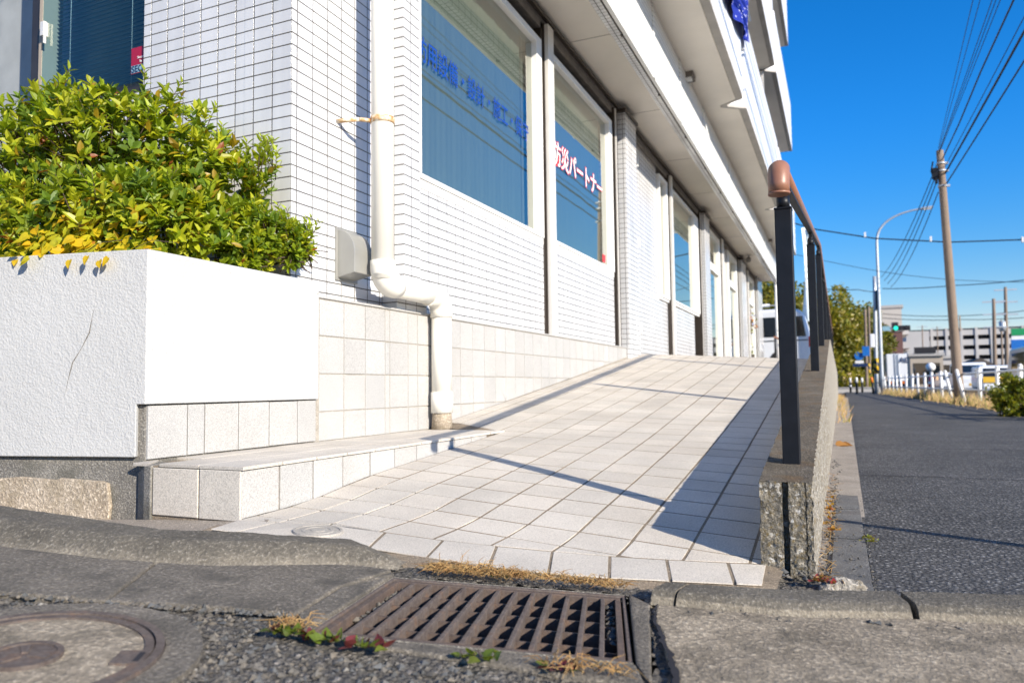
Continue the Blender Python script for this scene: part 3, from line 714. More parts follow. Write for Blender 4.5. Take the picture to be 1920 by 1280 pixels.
# lamps and a camera under the eaves
for (y_, lab) in ((8.1, None), (18.4, None)):
    a_ = MB(); a_.box(-1.425,-1.335,y_-.09,y_+.09,3.765,3.828); o = part(a_, 'eaves_lamp', MT['header'], None, .006)
    c = MB(); c.box(-1.41,-1.35,y_-.085,y_-.02,3.735,3.764); c.build('lens', MT['whiteframe'], o)
a_ = MB(); a_.tube([(-1.75,17.2,3.28),(-1.75,17.2,3.2)], .015); o = part(a_, 'security_camera', MT['header'])
c = MB(); c.obox((-1.74,17.05,3.17), (.04,0,0), (0,.11,.03), (0,-.012,.04)); c.build('housing', MT['header'], o)

# --- lettering (bundled font outlines turned into meshes)
def lettering(body, name, mat, size, origin, parent, facing='x', extrude=.0003, fat=.0, xscale=1.0, off=0.0):
    cu = bpy.data.curves.new(name, 'FONT'); cu.body = body; cu.size = size; cu.extrude = extrude; cu.offset = fat*.45
    tmp = bpy.data.objects.new(name + '_curve', cu); COL.objects.link(tmp); bpy.context.view_layer.update()
    me = bpy.data.meshes.new_from_object(tmp.evaluated_get(bpy.context.evaluated_depsgraph_get()))
    bpy.data.objects.remove(tmp); bpy.data.curves.remove(cu)
    O = Vector(origin)
    if facing == 'x': M4 = Matrix(((0,0,1,O.x),(xscale,0,0,O.y),(0,1,0,O.z),(0,0,0,1)))
    else: M4 = Matrix(((xscale,0,0,O.x),(0,0,-1,O.y),(0,1,0,O.z),(0,0,0,1)))
    me.transform(M4); me.materials.clear(); me.materials.append(mat)
    o = bpy.data.objects.new(name, me); COL.objects.link(o); attach(o, parent); return o
lettering('消防用設備・設計・施工・保守', 'lettering', MT['blue'], .150, (-1.9885, 3.205, 2.200), w1, fat=.0022, xscale=.805)
lettering('防災パートナー', 'lettering_outline', MT['red'], .205, (-1.9888, 5.385, 2.205), w2, fat=.020, xscale=.94)
lettering('防災パートナー', 'lettering', MT['whitel'], .205, (-1.9875, 5.385, 2.205), w2, fat=.0035, xscale=.94)
b = MB(); b.box(-1.9895,-1.985,6.70,6.77,1.60,1.67); b.build('sticker', MT['red'], w2)
# --- side window with blind and alarm sticker
f = MB(); f.box(-3.68,-3.60,2.40,2.50,1.80,3.05); f.box(-3.599,-2.846,2.40,2.50,1.801,1.86)
sw = part(f, 'side_window', MT['bronze'], None, .003)
f = MB(); f.box(-3.599,-3.575,2.385,2.49,1.861,3.05); f.build('frame', MT['tan'], sw)
g_ = MB(); g_.add([(-3.575,2.387,1.86),(-2.8465,2.387,1.86),(-2.8465,2.387,3.05),(-3.575,2.387,3.05)], [(0,1,2,3)]); g_.build('pane', MT['darkglass'], sw)
f = MB()
for k in range(54):
    z_ = 1.885 + k*.0215; f.obox((-3.19,2.445,z_), (.335,0,0), (0,.010,.0042), (0,-.0002,.0004))
f.build('blind', MT['blind'], sw)
f = MB()
for x_ in (-3.43,-3.0): f.tube([(x_,2.43,1.86),(x_,2.43,3.05)], .0012, 6)
f.build('blind_cord', MT['whiteframe'], sw)
f = MB(); f.obox((-3.548,2.375,2.235), (.012,0,0), (0,.012,0), (0,0,.035)); f.obox((-3.535,2.37,2.215), (.003,0,0), (0,.006,0), (0,0,.055)); f.build('latch', MT['alu'], sw)
f = MB(); f.add([(-2.947,2.3855,1.90),(-2.80,2.3855,1.90),(-2.80,2.3855,2.022),(-2.947,2.3855,2.022)], [(0,1,2,3)]); st = f.build('alarm_sticker', MT['crimson'], sw)
f = MB(); f.add([(-2.944,2.3845,1.903),(-2.80,2.3845,1.903),(-2.80,2.3845,1.938),(-2.944,2.3845,1.938)], [(0,1,2,3)]); f.build('sticker_band', MT['skyl'], sw)
lettering('SECOM', 'lettering', MT['navy'], .043, (-2.942, 2.3835, 1.906), sw, 'y', .0004, .0012)
lettering('Security', 'small_lettering', MT['whitel'], .017, (-2.905, 2.3835, 1.967), sw, 'y', .0004); lettering('by', 'small_lettering', MT['whitel'], .017, (-2.89, 2.3835, 1.948), sw, 'y', .0004)
f = MB(); f.box(-3.68,-2.8465,2.62,5.0,1.5,1.52); f.box(-3.9,-2.5,4.9,5.0,1.5,3.2); f.build('dark_room', MT['dark'], sw)

# --- downpipe
PX, PYY = -1.84, 2.787; r_ = .051
f = MB(); f.tube([(PX,PYY,.925),(PX,PYY,3.3)], r_, 28); dp = part(f, 'downpipe', MT['pvc'])
def arc(c, a, b_, n=10): return [Vector(c) + Vector(a)*math.cos(t) + Vector(b_)*math.sin(t) for t in [i*math.pi/2/n for i in range(n+1)]]
f = MB(); f.tube([(PX,PYY,1.005)] + arc((PX,PYY+.075,.980), (0,-.075,0), (0,0,-.075)) + [(PX,PYY+.11,.905)], r_+.005, 28); f.build('elbow', MT['pvc'], dp)
f = MB(); f.tube([(PX,PYY+.11,.905),(PX,3.245,.900)], r_, 28); f.build('cross_pipe', MT['pvc'], dp)
PL = 3.318
f = MB(); f.tube([(PX,PL-.135,.900)] + [p for p in arc((PX,PL-.075,.825), (0,0,.075), (0,.075,0))] + [(PX,PL,.795)], r_+.005, 28); f.build('elbow', MT['pvc'], dp)
f = MB(); f.tube([(PX,PL,.80),(PX,PL,.41)], r_, 28); f.tube([(PX,PL,.42),(PX,PL,.315)], r_+.005, 28); f.build('lower_pipe', MT['pvc'], dp)
f = MB(); f.tube([(PX,PL,.318),(PX,PL,.285),(PX,PL,.225)], [r_-.004,r_,r_+.002], 20); f.build('mortar_foot', MT['rawbase'], dp)
f = MB(); f.tube([(PX,PYY,1.625),(PX,PYY,1.653)], r_+.0035, 28); f.tube([(PX-.03,PYY-.02,1.638),(-1.91,PYY-.08,1.632)], .009, 10); f.tube([(-1.91,PYY-.08,1.632),(-2.0,PYY-.12,1.625)], .0095, 10)
M_ = Mat('rust_stained_cream', (.7,.6,.45), .6, .3); M_.col(M_.ramp(M_.noise(45, 5), [(.38, (.74,.70,.60)), (.52, (.60,.40,.20)), (.66, (.36,.15,.05))])); f.build('pipe_bracket', M_.m, dp)
# --- vent hood
f = MB(); prof = [(-2.0,.925),(-1.915,.945)] + [(-2.0+.092*math.cos(t), 1.04+.095*math.sin(t)) for t in [i*math.pi/2/10 for i in range(11)]]
prof = [(-2.0,.925),(-1.905,.945),(-1.903,1.03)] + [(-2.0+.097*math.cos(t), 1.03+.11*math.sin(t)) for t in [i*math.pi/2/10 for i in range(1,11)]]
f.prism([(x,2.665,z) for x, z in prof][::-1], (0,.135,0)); vh = part(f, 'vent_hood', MT['greyvent'], None, .003)
f = MB(); f.box(-2.0,-1.992,2.652,2.812,.915,1.148); f.build('back_plate', MT['greyvent'], vh)

# ================================================================== STEP, PLANTER, SHRUBS
stp = thing('tiled_step', 'low granite tiled step between planter and ramp', 'step', (-1.7, 1.6, .1))
b = MB(); b.prism([(-1.895,1.66,.05),(-1.835,1.578,.05),(-1.497,1.578,.05),(-1.497,3.33,.05),(-1.895,3.5,.05)], (0,0,.176)); b.build('core', MT['grout'], stp)
tm = lambda x, y, h: (x, y, .226 + h)
T = Tiles(tm, .007, .0025)
ed = [1.570,1.73,1.885,2.04,2.20,2.355,2.515,2.67,2.83,2.985,3.14,3.30]
for a_, c_ in zip(ed[:-1], ed[1:]):
    p = [(-1.645,a_),(-1.483,a_),(-1.483,c_),(-1.645,c_)]; T.tile(p, 1.02)
    p = [(-1.80,a_),(-1.645,a_),(-1.645,c_),(-1.80,c_)]; T.tile(p, 1.02)
    p = [(-1.905,a_),(-1.80,a_),(-1.80,c_),(-1.905,c_)]; p = clip(p, (-1.832,1.566),(-1.905,1.668)) if a_ < 1.7 else p
    if len(p) > 2: T.tile(p[::1], 1.02)
T.build('tread_tiles', MT['floor'], stp)
T = Tiles(lambda y_, z_, h: (-1.497 + h, y_, z_), .006, .0028)
ed2 = [1.574,1.725,1.875,2.025,2.18,2.335,2.49,2.645,2.80,2.955,3.11,3.3]
for a_, c_ in zip(ed2[:-1], ed2[1:]):
    p = [(a_,rz(-1.49,a_)-.004),(c_,rz(-1.49,c_)-.004),(c_,.2245),(a_,.2245)]
    if p[2][1] - p[0][1] > .008: T.tile(p, 1.0)
T.build('riser_tiles', MT['wallstone'], stp)
T = Tiles(lambda x_, z_, h: (x_, 1.578 - h, z_), .006, .0028)
for a_, c_ in ((-1.645,-1.492),(-1.825,-1.645)): T.tile([(a_,.084),(c_,.084),(c_,.2245),(a_,.2245)], 1.12)
T.build('front_tiles', MT['floor'], stp)
b = MB(); b.prism([(-1.915,1.60,-.05),(-1.86,1.575,-.05),(-1.8265,1.5685,-.05),(-1.8265,1.66,-.05),(-1.915,1.67,-.05)], (0,0,.277)); b.build('mortar_fillet', MT['conc'], stp, .004)

pl = thing('planter', 'white stucco planter box with a cracked side and bare concrete foot', 'planter', (-2.3, 1.8, .2))
PC = Vector((-1.9, 1.61)); PD = Vector((-2.9, 1.4)); PDn = (PD-PC).normalized()
b = MB()
def pfaces(b, off, z0, z1, cc=(-1.9,1.61), x_end=-4.2):
    d_ = PDn; k = (x_end - cc[0])/d_.x; far = (x_end, cc[1] + d_.y*k)
    n_ = Vector((-d_.y, d_.x)); n_ = n_ if n_.y < 0 else -n_
    A = (cc[0]+off, cc[1]) ; A = (cc[0]+off, cc[1]+n_.y*off)
    return A, (far[0], far[1]+n_.y*off)
A, Fp = pfaces(b, 0.012, 0, 0)
A3 = (A[0]-.03, A[1]-.006); zl, zm, zt_ = .246, .402, .867
nin = Vector((PDn.y, -PDn.x)); nin = -nin if nin.y < 0 else nin
fi = (Fp[0]+nin.x*.11, Fp[1]+nin.y*.11); ai = (A[0]-.11, A[1]+.13)
V = [(*Fp,zl),(*A3,zl),(*A3,zm),(*A,zm),(*A,zt_),(*Fp,zt_), (A[0],2.405,zm),(A[0],2.405,zt_), (A[0]-.11,2.405,zm),(A[0]-.11,2.405,zt_), (*ai,zt_),(*fi,zt_),(*fi,zl),(*ai,zm),(A3[0]-.08,A3[1]+.13,zl),(A3[0]-.08,A3[1]+.13,zm)]
b.add(V, [(0,1,2,3,4,5),(3,6,7,4),(5,4,7,9,10,11),(6,8,9,7),(3,2,15,13,8,6),(1,14,15,2),(0,12,14,1),(11,10,13,15,14,12),(10,9,8,13)])
pw = b.build('stucco_wall', MT['stucco'], pl, .011, 3)
b = MB(); A2, F2 = pfaces(b, -.004, 0, 0)
b.prism([(F2[0],F2[1],-.05),(A2[0],A2[1],-.05),(A2[0],2.35,-.05),(-4.2,2.35,-.05)], (0,0,.451)); b.build('concrete_foot', MT['conc'], pl, .004)
# a raw plaster patch low on the left
b = MB(); n_ = Vector((PDn.y, -PDn.x, 0)); n_ = n_ if n_.y < 0 else -n_
pts = []
for (s_, z_) in ((.115,.03),(.105,.10),(.115,.168),(.135,.174),(.28,.182),(.30,.176),(.42,.184),(.62,.17),(1.6,.19),(1.6,.0),(.7,.0),(.4,.0)): 
    q = Vector((PC.x, PC.y, 0)) + Vector((PDn.x, PDn.y, 0))*s_ + n_*(.0); pts.append((q.x, q.y, z_))
b.prism(pts, n_*.014); b.build('plaster_patch', MT['rawbase'], pl, .003)
# crack line in the stucco
b = MB(); cr = [(.13,.80),(.145,.74),(.175,.68),(.19,.62),(.215,.57),(.245,.53),(.262,.47),(.275,.40),(.29,.30)]
path = []
for (s_, z_) in cr:
    q = Vector((PC.x, PC.y, 0)) + Vector((PDn.x, PDn.y, 0))*s_ + n_*.0125; path.append((q.x + rnd.uniform(-.003,.003), q.y, z_))
b.tube(path, [.0010,.0014,.002,.0026,.0022,.0026,.0015,.0012,.0006], 5); b.build('crack', MT['conc'], pl)
# stone tile skirt under the right face
T = Tiles(lambda y_, z_, h: (-1.904 + h, y_, z_), .008, .0026)
for a_, c_ in zip([1.615,1.765,1.835,1.985,2.135,2.29],[1.765,1.835,1.985,2.135,2.29,2.40]): T.tile([(a_,.236),(c_,.236),(c_,.399),(a_,.399)], 1.0)
T.build('skirt_tiles', MT['wallstone'], pl)
b = MB(); b.box(-4.2,-1.97,1.72,2.36,.5,.80); b.build('soil', MT['soil'], pl)

# --- leaves
def leaf_cloud(items):
    """items: (pos, dir, up, length, width, colour) -> folded two-part leaves"""
    b = MB(); cols = []
    for (p, d, u, L, W_, c) in items:
        d = d.normalized(); s_ = d.cross(u)
        if s_.length < 1e-4: s_ = d.cross(Vector((1,0,.2)))
        s_.normalize(); n_ = s_.cross(d)
        q = [p, p + d*L*.35 + s_*W_*.5 + n_*W_*.14, p + d*L*.38 - n_*L*.03, p + d*L*.35 - s_*W_*.5 + n_*W_*.14,
             p + d*L*.75 + s_*W_*.36 + n_*W_*.05 - n_*L*.05, p + d*L*.75 - s_*W_*.36 + n_*W_*.05 - n_*L*.05, p + d*L*.74 - n_*L*.09, p + d*L - n_*L*.17]
        b.add(q, [(0,2,1),(0,3,2),(1,2,6,4),(2,3,5,6),(4,6,7),(6,5,7)], 0, False); cols.append(c)
    return b, cols
def rdir(): 
    z = rnd.uniform(-1,1); t = rnd.uniform(0, 2*math.pi); s_ = math.sqrt(1-z*z); return Vector((s_*math.cos(t), s_*math.sin(t), z))
def shrub(root, ells, n, L, keep=lambda p: True, yellow=.04):
    items = []; twigs = MB(); tw = 0
    tot = sum(e[1][0]*e[1][1] + e[1][1]*e[1][2] + e[1][0]*e[1][2] for e in ells)
    for (c, rr) in ells:
        k = int(n*(rr[0]*rr[1]+rr[1]*rr[2]+rr[0]*rr[2])/tot)
        for _ in range(k):
            d = rdir(); rad = rnd.uniform(.55, 1.06)**.6
            p = Vector(c) + Vector((d.x*rr[0], d.y*rr[1], d.z*rr[2]))*rad
            if not keep(p): continue
            ax = (Vector((d.x/rr[0], d.y/rr[1], d.z/rr[2])).normalized()*.7 + Vector((0,-.15,.75)) + rdir()*.45).normalized()
            if tw < 420 and rnd.random() < .5:
                twigs.tube([p - ax*rnd.uniform(.05,.12) - d*.03, p], [.0022,.0012], 5); tw += 1
            m_ = rnd.randint(5, 8); ph = rnd.uniform(0, 6.28); sz = L*rnd.uniform(.7, 1.25)
            a_ = ax.cross(Vector((.3,.9,.1))).normalized(); bb = ax.cross(a_)
            hue = rnd.random(); base = (Vector((.27,.345,.020)) if hue < .45 else (Vector((.44,.46,.025)) if hue < .72 else Vector((.14,.22,.022))))
            
            for i in range(m_):
                th = ph + i*2.4; el = rnd.uniform(.25, .9) if i < m_-2 else 1.25
                dd = (a_*math.cos(th) + bb*math.sin(th))*math.cos(el) + ax*math.sin(el)
                c_ = base*rnd.uniform(.75, 1.3)
                if rnd.random() < yellow: c_ = Vector((.40,.27,.02))*rnd.uniform(.7,1.1)
                if rnd.random() < .008: c_ = Vector((.33,.10,.03))
                items.append((p + ax*.004*i - ax*.015, dd, ax, sz*rnd.uniform(.75,1.1), sz*.45, tuple(c_)))
    for _ in range(int(n*.035)):
        c, rr = ells[rnd.randrange(len(ells))]; d = rdir(); d.z = abs(d.z)*.8 + .2; d.normalize()
        p = Vector(c) + Vector((d.x*rr[0], d.y*rr[1], d.z*rr[2]))*1.0; ax = (Vector((0,0,1)) + rdir()*.5).normalized()
        if not keep(p): continue
        Ls = rnd.uniform(.05,.10); twigs.tube([p - ax*.05, p + ax*Ls], [.002,.001], 5); base = Vector((.36,.43,.03))*rnd.uniform(.8,1.2)
        a_ = ax.cross(Vector((.3,.9,.1))).normalized(); bb = ax.cross(a_)
        for i in range(9):
            th = i*2.4; el = .35 + .09*i; dd = (a_*math.cos(th) + bb*math.sin(th))*math.cos(el) + ax*math.sin(el)
            items.append((p + ax*Ls*(i/9), dd, ax, L*rnd.uniform(.7,1.0), L*.36, tuple(base*rnd.uniform(.85,1.15))))
    b, cols = leaf_cloud(items); o = b.build('foliage', MT['leaf'], root); tint_attr(o, cols, 8)
    twigs.build('twig', MT['twig'], root); return o
def P_(px, py, y): return tuple(at(px, py, y))
big = thing('clipped_shrub', 'large dense yellow green shrub filling the white planter', 'shrub', (-2.6, 1.9, .8))
keepA = lambda p: p.y < 2.34 and p.z > .80 and not (p.x > -1.93)
E_ = [(P_(60,330,1.9),(.30,.30,.27)), (P_(190,300,1.95),(.28,.28,.30)), (P_(120,260,2.0),(.2,.2,.24)), (P_(250,280,2.05),(.18,.22,.27)), (P_(330,300,2.1),(.17,.20,.27)), (P_(400,340,2.14),(.13,.17,.23)), (P_(445,370,2.18),(.10,.14,.20)),
      (P_(-20,420,1.75),(.28,.24,.22)), (P_(120,420,1.72),(.26,.22,.20)), (P_(250,420,1.82),(.18,.20,.20)), (P_(340,430,1.95),(.14,.16,.17)), (P_(490,320,2.2),(.045,.07,.07)), (P_(410,440,2.05),(.10,.14,.15)), (P_(120,195,1.95),(.04,.05,.08)), (P_(-140,330,1.9),(.3,.3,.3))]
E_ = [(c, (r[0], r[1], r[2]*.90)) for c, r in E_]
shrub(big, E_, 2250, .046, keepA, .05)
b = MB()
for k in range(26):
    x0 = rnd.uniform(-3.0,-2.0); y0 = rnd.uniform(1.85,2.2); x0 = min(x0,-2.35); p0 = Vector((x0,y0,.78)); d = Vector((rnd.uniform(-.2,.2), rnd.uniform(-.2,.1), 1));
    pth = [p0 + d*t*.36 + Vector((rnd.uniform(-.02,.02),)*3)*t for t in (0,.3,.6,1)]; b.tube(pth, [.008,.006,.005,.003], 6)
b.build('branch', MT['twig'], big)
sm = thing('clipped_shrub', 'small bright shrub at the right end of the planter by the vent hood', 'shrub', (-2.0, 2.25, .8))
E_ = [(P_(500,440,2.22),(.085,.10,.10)), (P_(545,460,2.3),(.055,.06,.085)), (P_(460,480,2.15),(.07,.09,.08)), (P_(570,460,2.33),(.035,.03,.04))]
shrub(sm, E_, 420, .037, lambda p: p.z > .85 and p.x > -2.25, .01)
# yellow vine creeping over the edge
vn = thing('creeping_vine', 'yellow heart leaved vine trailing over the planter edge', 'vine', (-2.2, 1.55, .87))
def heart_leaf(b, p, d, u, L, cup=.08):
    d = d.normalized(); s_ = d.cross(u).normalized(); n_ = s_.cross(d)
    o_ = [(0,0),(-.10,.22),(.05,.42),(.30,.46),(.62,.30),(1.0,0)]
    top_ = [p + d*L*a + s_*L*w_ + n_*L*(cup*w_*2 - .12*a*a) for a, w_ in o_]; bot = [p + d*L*a - s_*L*w_ + n_*L*(cup*w_*2 - .12*a*a) for a, w_ in o_[1:-1]]
    mid = [p + d*L*a - n_*L*.12*a*a for a in (.05,.3,.62)]
    v = top_ + bot + mid     # 0..5, 6..9, 10..12
    b.add(v, [(0,10,1),(1,10,2),(2,10,11,3),(3,11,12,4),(4,12,5),(0,6,10),(6,7,10),(7,8,11,10),(8,9,12,11),(9,5,12)], 0, False)
b = MB(); cols = []
spots = [(rnd.triangular(0,340,150), rnd.uniform(370,482)) for _ in range(190)] + [(rnd.uniform(-20,300), rnd.uniform(440,490)) for _ in range(110)]
for (px, py) in spots:
    yb = 1.50 + .0010*max(0, px-60) + rnd.uniform(-.02,.05) + .0008*max(0, 480-py)
    if py < 330 + abs(px-240)*.12: continue
    p = at(px, py, yb); d = Vector((rnd.uniform(-.6,.6), -.35, rnd.uniform(-.9,.15))); heart_leaf(b, p, d, Vector((rnd.uniform(-.3,.5),-.9,.6)), rnd.uniform(.022,.045))
    t = rnd.random(); cols.append((.70*rnd.uniform(.8,1.1),.50*rnd.uniform(.85,1.1),.02) if t < .6 else ((.48,.46,.03) if t < .97 else (.52,.25,.04)))
for (px, py) in ((120,495),(165,497),(150,488),(178,492)):
    p = at(px, py-8, 1.51 - .0*px); p.y = PC.y + PDn.y/PDn.x*(p.x-PC.x) - .03 - rnd.uniform(0,.02); p.z = at(px, py-6, p.y).z
    heart_leaf(b, p, Vector((rnd.uniform(-.5,.5),-.3,-.8)), Vector((0,-1,.3)), rnd.uniform(.028,.040)); cols.append((.68,.46,.02))
o = b.build('foliage', MT['leaf'], vn); tint_attr(o, cols, 13)
b = MB()
for (a, c) in (((230,450),(150,480)),((330,455),(250,466))):
    p, q = at(a[0],a[1],1.66), at(c[0],c[1],1.60); b.tube([p, p.lerp(q,.5)+Vector((0,-.01,.015)), q], .0011, 5)
b.build('stem', MT['twig'], vn)
sp_ = thing('seedling', 'tiny seedling sprouting at the top right corner of the planter', 'weed', tuple(at(593,552,2.41)))
b = MB(); cols = []
p0 = at(593,556,2.40)
for d in ((.3,-.4,.7),(-.5,-.3,.6),(.6,-.2,.3),(-.1,-.5,.4),(.1,0,1)): heart_leaf(b, p0+Vector((0,0,.006)), Vector(d), Vector((0,-.5,1)), .020); cols.append((.26,.30,.02))
o = b.build('foliage', MT['leaf'], sp_); tint_attr(o, cols, 13)
b = MB(); b.tube([p0-Vector((0,0,.02)), p0, p0+Vector((.002,0,.05))], .0008, 5); b.build('stem', MT['twig'], sp_)

# ================================================================== DRAIN, COVERS
gr = thing('drain_grate', 'rusty iron drain grate with slanted bars at the foot of the ramp', 'drain grate', tuple(guv(.5,.5,-.02)))
def gbox(mb, u0, u1, v0, v1, h0, h1):
    q = [guv(u0,v0,h0),guv(u1,v0,h0),guv(u1,v1,h0),guv(u0,v1,h0),guv(u0,v0,h1),guv(u1,v0,h1),guv(u1,v1,h1),guv(u0,v1,h1)]
    mb.add(q, [(0,3,2,1),(4,5,6,7),(0,1,5,4),(1,2,6,5),(2,3,7,6),(3,0,4,7)])
b = MB(); gbox(b,0,1,0,.026,-.05,-.004); gbox(b,0,1,.974,1,-.05,-.004); gbox(b,0,.014,.0262,.9738,-.05,-.004); gbox(b,.986,1,.0262,.9738,-.05,-.004)
b.build('outer_frame', MT['brownmetal'], gr, .0015)
b = MB(); gbox(b,.020,.978,.034,.060,-.045,-.006); gbox(b,.020,.978,.940,.966,-.045,-.006); gbox(b,.020,.045,.0605,.9395,-.045,-.006); gbox(b,.955,.978,.0605,.9395,-.045,-.006)
b.build('grate_frame', MT['rust'], gr, .0015)
us = [.105 + (.905-.105)*k/11 for k in range(12)]
for u in us:
    b = MB(); gbox(b,u-.0085,u+.0085,.0605,.9395,-.046,-.006); b.build('bar', MT['brownmetal'], gr, .0015)
for v_ in (.22,.40,.58,.76):
    b = MB()
    for k in range(11): gbox(b, us[k]+.0086, us[k+1]-.0086, v_-.007, v_+.007, -.040, -.014)
    gbox(b, .0455, us[0]-.0086, v_-.007, v_+.007, -.040, -.020); gbox(b, us[-1]+.0086, .9545, v_-.007, v_+.007, -.040, -.020)
    b.build('cross_bar', MT['rust'], gr)
def shell(quad_h0, h1):
    b = MB(); q = [(0,0),(1,0),(1,1),(0,1)]
    t_ = [guv(u,v,quad_h0) for u, v in q]; d_ = [guv(u,v,h1) for u, v in q]
    b.add(t_+d_, [(0,1,5,4),(1,2,6,5),(2,3,7,6),(3,0,4,7),(4,5,6,7)]); return b
pit = shell(-.003, -.36).build('drain_pit', MT['conc']); tag(pit, 'concrete drain pit under the iron grate', 'drain')
pit['kind'] = 'structure'; del pit['label']; del pit['category']

mh = thing('manhole_cover', 'concrete filled round manhole cover with a worn iron rim', 'manhole cover', (-1.03, .70, .07))
MC = Vector((-1.052, .700)); RM = .178
def gz(p, h): return (p[0], p[1], G(p[0]) + h)
def ring(mb, c, r0, r1, h, n=72, mi=0, hb=-.02):
    v = []
    for k in range(n):
        t = 2*math.pi*k/n; cs, sn = math.cos(t), math.sin(t)
        v += [gz((c.x+r0*cs,c.y+r0*sn),hb), gz((c.x+r0*cs,c.y+r0*sn),h), gz((c.x+r1*cs,c.y+r1*sn),h), gz((c.x+r1*cs,c.y+r1*sn),hb)]
    f = []
    for k in range(n):
        a, c_ = 4*k, 4*((k+1) % n); f += [(a,a+1,c_+1,c_)[::-1], (a+1,a+2,c_+2,c_+1)[::-1], (a+2,a+3,c_+3,c_+2)[::-1]]
    mb.add(v, f, mi)
b = MB(); ring(b, MC, RM-.012, RM, .004); ring(b, MC, RM-.027, RM-.0145, .002); b.build('rim', MT['brownmetal'], mh)
b = MB()
def disc(mb, c, r, h, n=60):
    v = [gz((c.x, c.y), h)] + [gz((c.x+r*math.cos(2*math.pi*k/n), c.y+r*math.sin(2*math.pi*k/n)), h) for k in range(n)]
    mb.add(v, [(0, 1+k, 1+(k+1) % n) for k in range(n)])
disc(b, MC, RM-.027, -.001); b.build('concrete_fill', MT['apron'], mh)
b = MB(); ring(b, MC, RM+.001, RM+.052, -.001); b.build('concrete_collar', MT['pan'], mh)
b = MB(); disc(b, MC, .048, .002); ring(b, MC, .040, .048, .0045, 48); 
for k in range(3):
    t = 2*math.pi*k/3+.4; a_ = Vector((math.cos(t), math.sin(t))); p_ = Vector((-a_.y, a_.x))
    b.prism([gz(tuple(MC+a_*.006-p_*.004),.002), gz(tuple(MC+a_*.034-p_*.007),.002), gz(tuple(MC+a_*.034+p_*.007),.002), gz(tuple(MC+a_*.006+p_*.004),.002)], (0,0,.002))
b.build('hub_plate', MT['brownmetal'], mh)
b = MB(); a_ = Vector((.86,.50)); p_ = Vector((-.5,.86)); q = MC + a_*(RM-.045)
b.prism([gz(tuple(q-a_*.012-p_*.022),-.001), gz(tuple(q+a_*.030-p_*.026),-.001), gz(tuple(q+a_*.030+p_*.026),-.001), gz(tuple(q-a_*.012+p_*.022),-.001)], (0,0,.0035)); b.build('key_plate', MT['brownmetal'], mh)
b = MB(); q = MC + a_*(RM-.025); b.prism([gz(tuple(q-a_*.004-p_*.016),.0015), gz(tuple(q+a_*.004-p_*.016),.0015), gz(tuple(q+a_*.004+p_*.016),.0015), gz(tuple(q-a_*.004+p_*.016),.0015)], (0,0,.0015)); b.build('key_slot', MT['shade'], mh)

cv = thing('inspection_cover', 'small round beige drain cover set in the ramp tiles', 'drain cover', (-1.2, 1.53, .09))
CC_ = Vector((-1.2, 1.527))
def rc(p, h): return (p[0], p[1], rz(p[0], p[1]) + h)
b = MB(); n = 48
v = [rc((CC_.x+r__*math.cos(2*math.pi*k/n), CC_.y+r__*math.sin(2*math.pi*k/n)), h) for r__, h in ((.062,.001),(.060,.0062),(.054,.0066),(.0535,.0045),(.040,.0047),(.0395,.0060),(.031,.0062),(.0305,.0046),(.018,.0048),(.0175,.0062),(.001,.0064)) for k in range(n)]
b.add(v, [(i*n+k, i*n+(k+1) % n, (i+1)*n+(k+1) % n, (i+1)*n+k) for i in range(10) for k in range(n)], 0, False)
b.build('lid', MT['coverstone'], cv)

# ================================================================== RETAINING WALL, HANDRAIL
def wtop(y): return .218 + .115*(min(y, 7.55)-1.93) if y < 7.55 else .218 + .115*(7.55-1.93)
rw = thing('block_wall', 'weathered concrete block wall along the right side of the ramp', 'wall', (-.12, 1.88, 0))
def nz3(p, a, s_): q = Vector(p)*s_; return Vector((mnoise.noise(q), mnoise.noise(q+Vector((7.3,1.1,4))), mnoise.noise(q+Vector((2.2,9.7,3)))))*a
XL, XR, Y0 = -.183, -.066, 1.875
def roughp(p, a=.0035): return tuple(Vector(p) + nz3(p, a, 60) + nz3(p, a*.6, 170))
b = MB()
seg = [(XL, XL+.050), (XL+.064, XR-.016), (XR-.0135, XR)]
for (x0, x1) in seg:            # front face with the mortar groove left open
    b.grid(lambda u, v: roughp((x0+(x1-x0)*u, Y0, -.03+(wtop(Y0)+.03)*v), .0016 if (abs(x0+(x1-x0)*u-(XL+.057)) < .0085) else .0035), 18, 60)
for (x0, x1, yd) in ((XL+.050, XL+.064, .022),(XR-.016, XR-.0135, .004)):
    b.grid(lambda u, v: (x0+(x1-x0)*u, Y0+yd, -.03+(wtop(Y0)+.03)*v), 2, 2)
    b.grid(lambda u, v: roughp((x0, Y0+yd*u, -.03+(wtop(Y0)+.03)*v), .0016) if u < .01 else (x0, Y0+yd*u, -.03+(wtop(Y0)+.03)*v), 1, 60)
    b.grid(lambda u, v: roughp((x1, Y0+yd*(1-u), -.03+(wtop(Y0)+.03)*v), .0016) if u > .99 else (x1, Y0+yd*(1-u), -.03+(wtop(Y0)+.03)*v), 1, 60)
b.build('block_end', MT['block'], rw)
b = MB()
b.grid(lambda u, v: roughp((XR, Y0+3.2*u, -.06+(wtop(Y0+3.2*u)+.06)*v), .0045), 260, 26)
b.grid(lambda u, v: (XR, 5.075+29*u, -.16+(wtop(5.075+29*u)+.16)*v), 40, 1)
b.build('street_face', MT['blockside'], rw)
b = MB()
b.grid(lambda u, v: roughp((XL, Y0+3.2*(1-u), -.03+(wtop(Y0+3.2*(1-u))+.03)*v), .0025), 160, 12)
b.grid(lambda u, v: (XL, 34.075-29*u, -.1+(wtop(34.075-29*u)+.1)*v), 40, 1)
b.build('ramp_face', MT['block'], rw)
b = MB()
